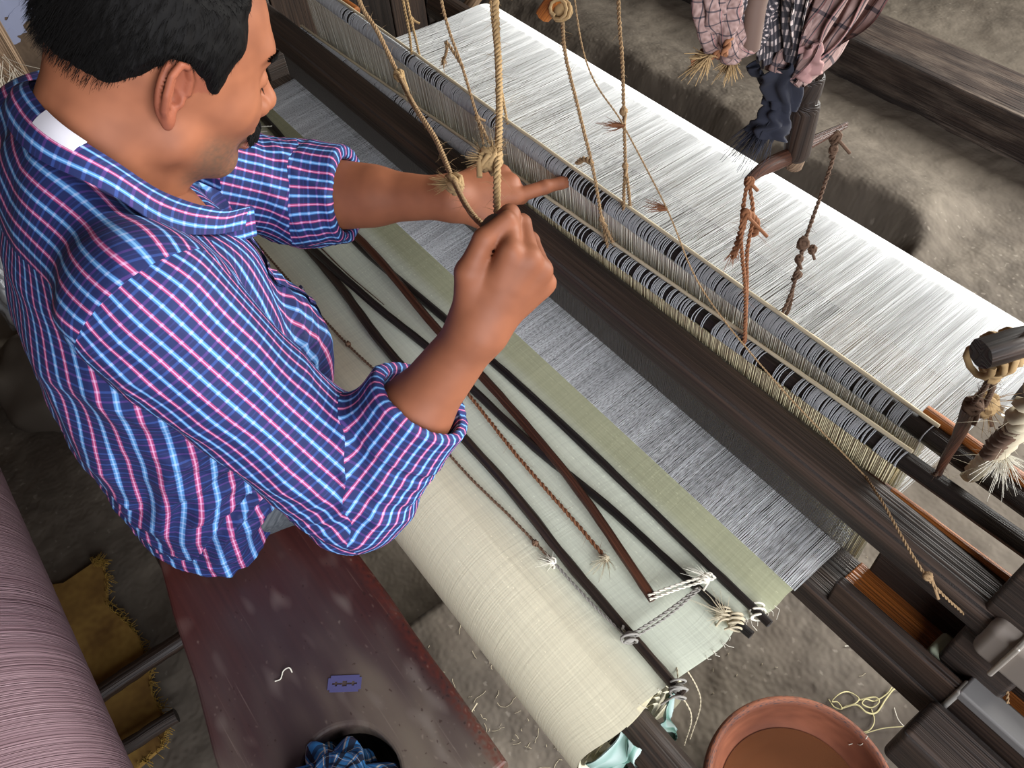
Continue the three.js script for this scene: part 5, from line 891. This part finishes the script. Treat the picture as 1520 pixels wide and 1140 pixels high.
  function sleeveF(p, S, E, W, cuffT, right) {
    const L = len3(W[0] - E[0], W[1] - E[1], W[2] - E[2]), q = along(p, E, W), cz = cuffT * L;
    const U = capsule(p, S, E, 0.066, 0.055), Lo = capsule(p, E, lerpP(E, W, cuffT + 0.2), 0.053, 0.046), isLow = smooth(-0.02, 0.01, U - Lo); let d = smin(U, Lo, 0.02);
    if (d < 0.05 && d > -0.05) {
      const near = smooth(0.02, -0.10, q) , s1 = along(p, S, E), bend = smooth(0.12, 0.27, s1);
      d -= 0.0065 * bend * rfold(noise(s1 * 26 + 3 * noise(p[0] * 8, p[1] * 8, p[2] * 8), p[0] * 7, p[2] * 7)) + 0.0045 * smooth(-0.02, 0.02, q) * smooth(cz - 0.03, cz - 0.06, q) * rfold(noise(q * 42, p[0] * 9 + 3, p[2] * 9)) + 0.003 * rfold(noise(p[0] * 13, p[1] * 13, p[2] * 13 + 4));
      d -= 0.0042 * isLow * smooth(cz - 0.049, cz - 0.045, q);
    }
    d = smax(d, Math.min(q - cz, 0.06 * (isLow - 0.5)), 0.004);
    return smax(d, -Math.max(capsule(p, E, W, 0.047, 0.037), cz - 0.05 - q), 0.003);
  }
  const armFR = (p) => sleeveF(p, RS, RE, RW, 0.60, true), armFL = (p) => sleeveF(p, LS, LE, LW, 0.36, false);
  // shirt-tail: high at the sides, low behind
  const hemY = (p) => { const s = Math.abs(p[0] - XC(0.5)) / 0.18; return 0.472 + 0.015 * smooth(0.45, 1.0, s) * smooth(0.06, -0.04, p[2]) + 0.03 * smooth(0.0, -0.09, p[2]) + 0.006 * Math.sin(p[0] * 30); };
  const shirtF = (p) => {
    let t = torsoF(p);
    if (t < 0.05 && t > -0.05) {
      const low = smooth(0.98, 0.78, p[1]), x = p[0], y = p[1], z = p[2], w = noise(x * 5, y * 5, z * 5);
      t -= low * 0.0085 * rfold(noise(y * 15 + z * 18 + x * 4 + w * 2.2, x * 6, z * 3 - y * 2)) + low * 0.003 * rfold(noise(y * 34 - z * 30 + w * 3, x * 11, z * 8)) + 0.003 * rfold(noise(x * 10 + 5, y * 6, z * 11)) + 0.005 * smooth(0.70, 0.5, y) * Math.sin(y * 60 + w * 6) * 0.5;
    }
    t = smax(t, (p[1] - (1.083 + (p[2] + 0.03) * 1.15)) * 0.66, 0.012);
    t = smax(t, -capsule(p, [TX, 1.15, -0.13], [TX, 0.99, -0.092], 0.066, 0.054), 0.006);
    let d = smin(smin(t, armFR(p), 0.028), armFL(p), 0.028);
    d = smax(d, hemY(p) - p[1], 0.006);
    return d;
  };
  const shirtG = nets([-1.06, 0.43, -0.40], [-0.37, 1.115, 0.135], 0.0055, shirtF);
  // plaid: pink and light blue bars on navy, fainter crossing lines
  const plaid = tex(128, 128, (u, v) => {
    let c = rgb(19, 33, 84);
    const band = (q, m, w) => smooth(w, w * 0.55, Math.abs(q - m));
    const h1 = band(v, 0.25, 0.075), h2 = band(v, 0.75, 0.075), h3 = band(v, 0.5, 0.04);
    c = mix3(c, rgb(16, 24, 74), 0.5 * band(u, 0.5, 0.09)); 
    c = mix3(c, rgb(126, 62, 148), 0.42 * h1); c = mix3(c, rgb(70, 110, 190), 0.40 * h2); c = mix3(c, rgb(90, 90, 170), 0.2 * h3);
    const p = band(u, 0.25, 0.105), b = band(u, 0.75, 0.115);
    c = mix3(c, rgb(170, 62, 114), 0.92 * p); c = mix3(c, rgb(78, 136, 196), 0.92 * b);
    c = mix3(c, rgb(238, 176, 206), 0.75 * band(u, 0.25, 0.030)); c = mix3(c, rgb(150, 200, 244), 0.7 * band(u, 0.75, 0.035));
    const x = (h1 + h2) * (p + b); c = mix3(c, rgb(214, 206, 238), 0.4 * clamp(x));
    return c;
  }, 1 / 0.0205, 1 / 0.0205);
  const weave = tex(64, 64, (u, v, i, j) => 0.5 + ((i + j) % 2 ? 0.2 : -0.2) + 0.2 * tnoise(u, v, 8, 8, 151), 1 / 0.02, 1 / 0.02, false);
  const cloth = new THREE.MeshPhysicalMaterial({ map: plaid, bumpMap: weave, bumpScale: 0.0003, roughness: 0.8, sheen: 0.25, sheenRoughness: 0.5, side: THREE.DoubleSide });
  const seamR = (v) => torsoF(v) - capsule(v, RS, RE, 0.066, 0.055) - 0.012 + 0.35 * Math.min(0, along(v, RS, RE) - 0.0), seamL = (v) => torsoF(v) - capsule(v, LS, LE, 0.066, 0.055) - 0.012 + 0.35 * Math.min(0, along(v, LS, LE));
  const [slR, rest1] = cutBy(shirtG, seamR), [slL, rest2] = cutBy(rest1, seamL), [yokeG, bodyG] = cutBy(rest2, (v) => v[1] - 0.22 * v[2] - 0.012 * Math.sin((v[0] - TX) * 9) - 1.004);
  const torsoUV = (p) => { const [bk, fr, w] = at(clamp(p[1], 0.6, 0.92)), c = (bk + fr) / 2, a = Math.atan2(p[2] - c, p[0] - XC(p[1])); return [a * 0.098 + (p[1] - 0.7) * 0.05, p[1] * 1.02]; };
  const shirt = obj('shirt', mapUV(bodyG, torsoUV, 0.098 * 2 * Math.PI), cloth, person);
  obj('yoke', mapUV(yokeG, (p) => [((p[2] + 0.045) * 0.92 - 0.62 * (p[1] - 1.055) * Math.tanh((p[2] + 0.045) / 0.03) + 0.10 * Math.abs(p[0] - TX)) * 0.9, p[0]]), cloth, shirt);
  const elbow = (S, E, W) => { const A = V(E).sub(V(S)).normalize(), B = V(W).sub(V(E)).normalize().add(A).normalize(); return (p) => (p[0] - E[0]) * B.x + (p[1] - E[1]) * B.y + (p[2] - E[2]) * B.z + 0.010 * noise(p[0] * 26, p[1] * 26, p[2] * 26 + 2); };
  function sleeveUV(S, E, W, low = 1) {
    const A = V(E).sub(V(S)).normalize(), B = V(W).sub(V(E)).normalize(), side = new THREE.Vector3().crossVectors(A, B).normalize();
    return (p) => {
      const s = along(p, S, E), q = along(p, E, W), LA = len3(E[0] - S[0], E[1] - S[1], E[2] - S[2]), T = A.clone().lerp(B, low).normalize(), n = new THREE.Vector3().crossVectors(T, side).normalize();
      const c = low < 0.5 ? V(lerpP(S, E, clamp(s / LA, -0.3, 1.1))) : V(lerpP(E, W, clamp(q / 0.22, -0.2, 1.1))), d = V(p).sub(c);
      return [Math.atan2(d.dot(side), d.dot(n)) * 0.062, mix(s, LA + q, low)];
    };
  }
  const cut = (g, S, E, W, t) => { const L = len3(W[0] - E[0], W[1] - E[1], W[2] - E[2]); return cutBy(g, (v) => Math.min(along(v, E, W) - (t * L - 0.048), elbow(S, E, W)(v))); };
  const [cfR, upR] = cut(slR, RS, RE, RW, 0.60), [cfL, upL] = cut(slL, LS, LE, LW, 0.36), pr = 0.062 * 2 * Math.PI;
  for (const [g, S, E, W] of [[upR, RS, RE, RW], [upL, LS, LE, LW]]) {
    const [lo, hi] = cutBy(g, elbow(S, E, W));
    obj('sleeve', joined([mapUV(hi, sleeveUV(S, E, W, 0), pr), mapUV(lo, (p) => { const a = sleeveUV(S, E, W, 1)(p); return [a[0] + 0.0065, a[1]]; }, pr)]), cloth, shirt);
  }
  const shift = (f) => (p) => { const a = f(p); return [a[0] + 0.006, a[1]]; };
  obj('cuff', mapUV(cfR, shift(sleeveUV(RS, RE, RW)), pr), cloth, shirt); obj('cuff', mapUV(cfL, shift(sleeveUV(LS, LE, LW)), pr), cloth, shirt);
  // collar: a stand and a leaf folded over it
  {
    const inner = [[-0.712, 0.962, -0.172], [-0.694, 0.985, -0.140], [-0.684, 1.034, -0.0965], [-0.690, 1.081, -0.069], [-0.716, 1.108, -0.050], [-0.764, 1.114, -0.045], [-0.812, 1.108, -0.050], [-0.840, 1.081, -0.072], [-0.846, 1.034, -0.100], [-0.834, 0.985, -0.146], [-0.806, 0.960, -0.176]];
    const outer = [[-0.690, 0.962, -0.150], [-0.668, 0.989, -0.116], [-0.652, 1.030, -0.078], [-0.666, 1.078, -0.050], [-0.708, 1.098, -0.022], [-0.764, 1.100, -0.014], [-0.822, 1.098, -0.022], [-0.862, 1.076, -0.050], [-0.876, 1.030, -0.082], [-0.862, 0.989, -0.122], [-0.836, 0.964, -0.156]];
    const n = 90, I = curveOf(inner.map((q) => [q[0], q[1] + 0.004, q[2]]), n), O = curveOf(outer, n), stand = curveOf(inner.map((p) => [TX + (p[0] - TX) * 1.03, p[1] - 0.030, p[2] + 0.008]), n);
    const leaf = grid(n, 10, (u, v) => { const k = Math.round(u * n), p = I[k].clone().lerp(O[k], v); p.y += 0.006 * Math.sin(v * 3.14) + 0.0015 * noise(u * 14, v * 3, 2); return [p.x, p.y, p.z]; }, (u, v) => [0.0075 + v * 0.036, u * 0.42]);
    const band = grid(n, 5, (u, v) => { const k = Math.round(u * n), p = I[k].clone().lerp(stand[k], v); return [p.x, p.y, p.z]; }, (u, v) => [0.01 + v * 0.03, u * 0.4]);
    obj('collar', [thicken(leaf, 0.0016), thicken(band, 0.0012)], cloth, shirt);
    obj('collar_lining', thicken(grid(8, 4, (u, v) => { const k = Math.round(mix(0.36, 0.44, u) * n), p = I[k].clone().lerp(O[k], v * 0.5); return [p.x, p.y + 0.0035 + 0.004 * Math.sin(v * 1.6), p.z]; }), 0.001), mat({ color: 0xcfcdd4, roughness: 0.8 }), shirt);
  }
  // placket with buttons
  {
    const line = [[0.955, -0.722], [0.90, -0.724], [0.84, -0.726], [0.78, -0.728], [0.72, -0.730]], front = (x, y) => { let z = -0.26; for (let k = 0; k < 120; k++, z += 0.0015) if (shirtF([x, y, z]) < 0) break; return z; };
    const P = []; for (let i = 0; i <= 24; i++) { const y = mix(0.95, 0.71, i / 24), x = -0.724 - 0.006 * i / 24; P.push([x, y, front(x, y)]); }
    obj('placket', thicken(grid(6, 24, (u, v) => { const k = Math.round(v * 24), x = P[k][0] + (u - 0.5) * 0.030; return [x, P[k][1], front(x, P[k][1]) - 0.0025]; }, (u, v) => [0.004 + u * 0.03, v * 0.25]), 0.0015), cloth, shirt);
    for (const k of [1, 7, 13, 19]) obj('button', new THREE.CylinderGeometry(0.0048, 0.0052, 0.0022, 16).rotateX(Math.PI / 2).translate(P[k][0], P[k][1], P[k][2] - 0.005), mat({ color: 0x1c2036, roughness: 0.35 }), shirt);
  }
  // ---- shorts
  const shortsG = nets([-1.10, 0.40, -0.32], [-0.58, 0.70, 0.12], 0.008, (p) => {
    let d = ellipsoid(p, [-0.857, 0.54, 0.01], [0.160, 0.10, 0.10]);
    for (const s of [-1, 1]) d = smin(d, capsule(p, [-0.857 + s * 0.092, 0.530, 0.0], [-0.84 + s * 0.140, 0.455, -0.27], 0.080, 0.066), 0.03);
    d -= 0.004 * rfold(noise(p[0] * 14, p[1] * 14, p[2] * 9)); return smax(d, -0.30 - p[2], 0.004);
  });
  const denim = tex(128, 128, (u, v, i, j) => mix3(rgb(52, 57, 62), rgb(90, 94, 98), clamp(0.5 + tnoise(u, v, 40, 12, 161) + ((i + j) % 4 < 2 ? 0.12 : -0.12))), 1 / 0.06, 1 / 0.06);
  obj('shorts', mapUV(shortsG.toNonIndexed(), (p) => [p[0], p[2] + p[1]]), mat({ map: denim, roughness: 0.9 }), person);
  // ---- the handle he pulls, closed in the right fist
  const h0 = rHand.P(-0.030, 0.074, -0.030), h1 = rHand.P(0.042, 0.087, -0.030);
  tag(obj('pull_handle', sweep([...Array(13).keys()].map((k) => lerpP(h0, h1, k / 12)), (t) => 0.0105 + 0.0015 * Math.sin(t * 3.14), { seg: 16 }), mat({ color: 0x4a4640, roughness: 0.6 })), 'short dark grey wooden pull handle held in the right fist', 'handle');
}

renderer.render(scene, camera);
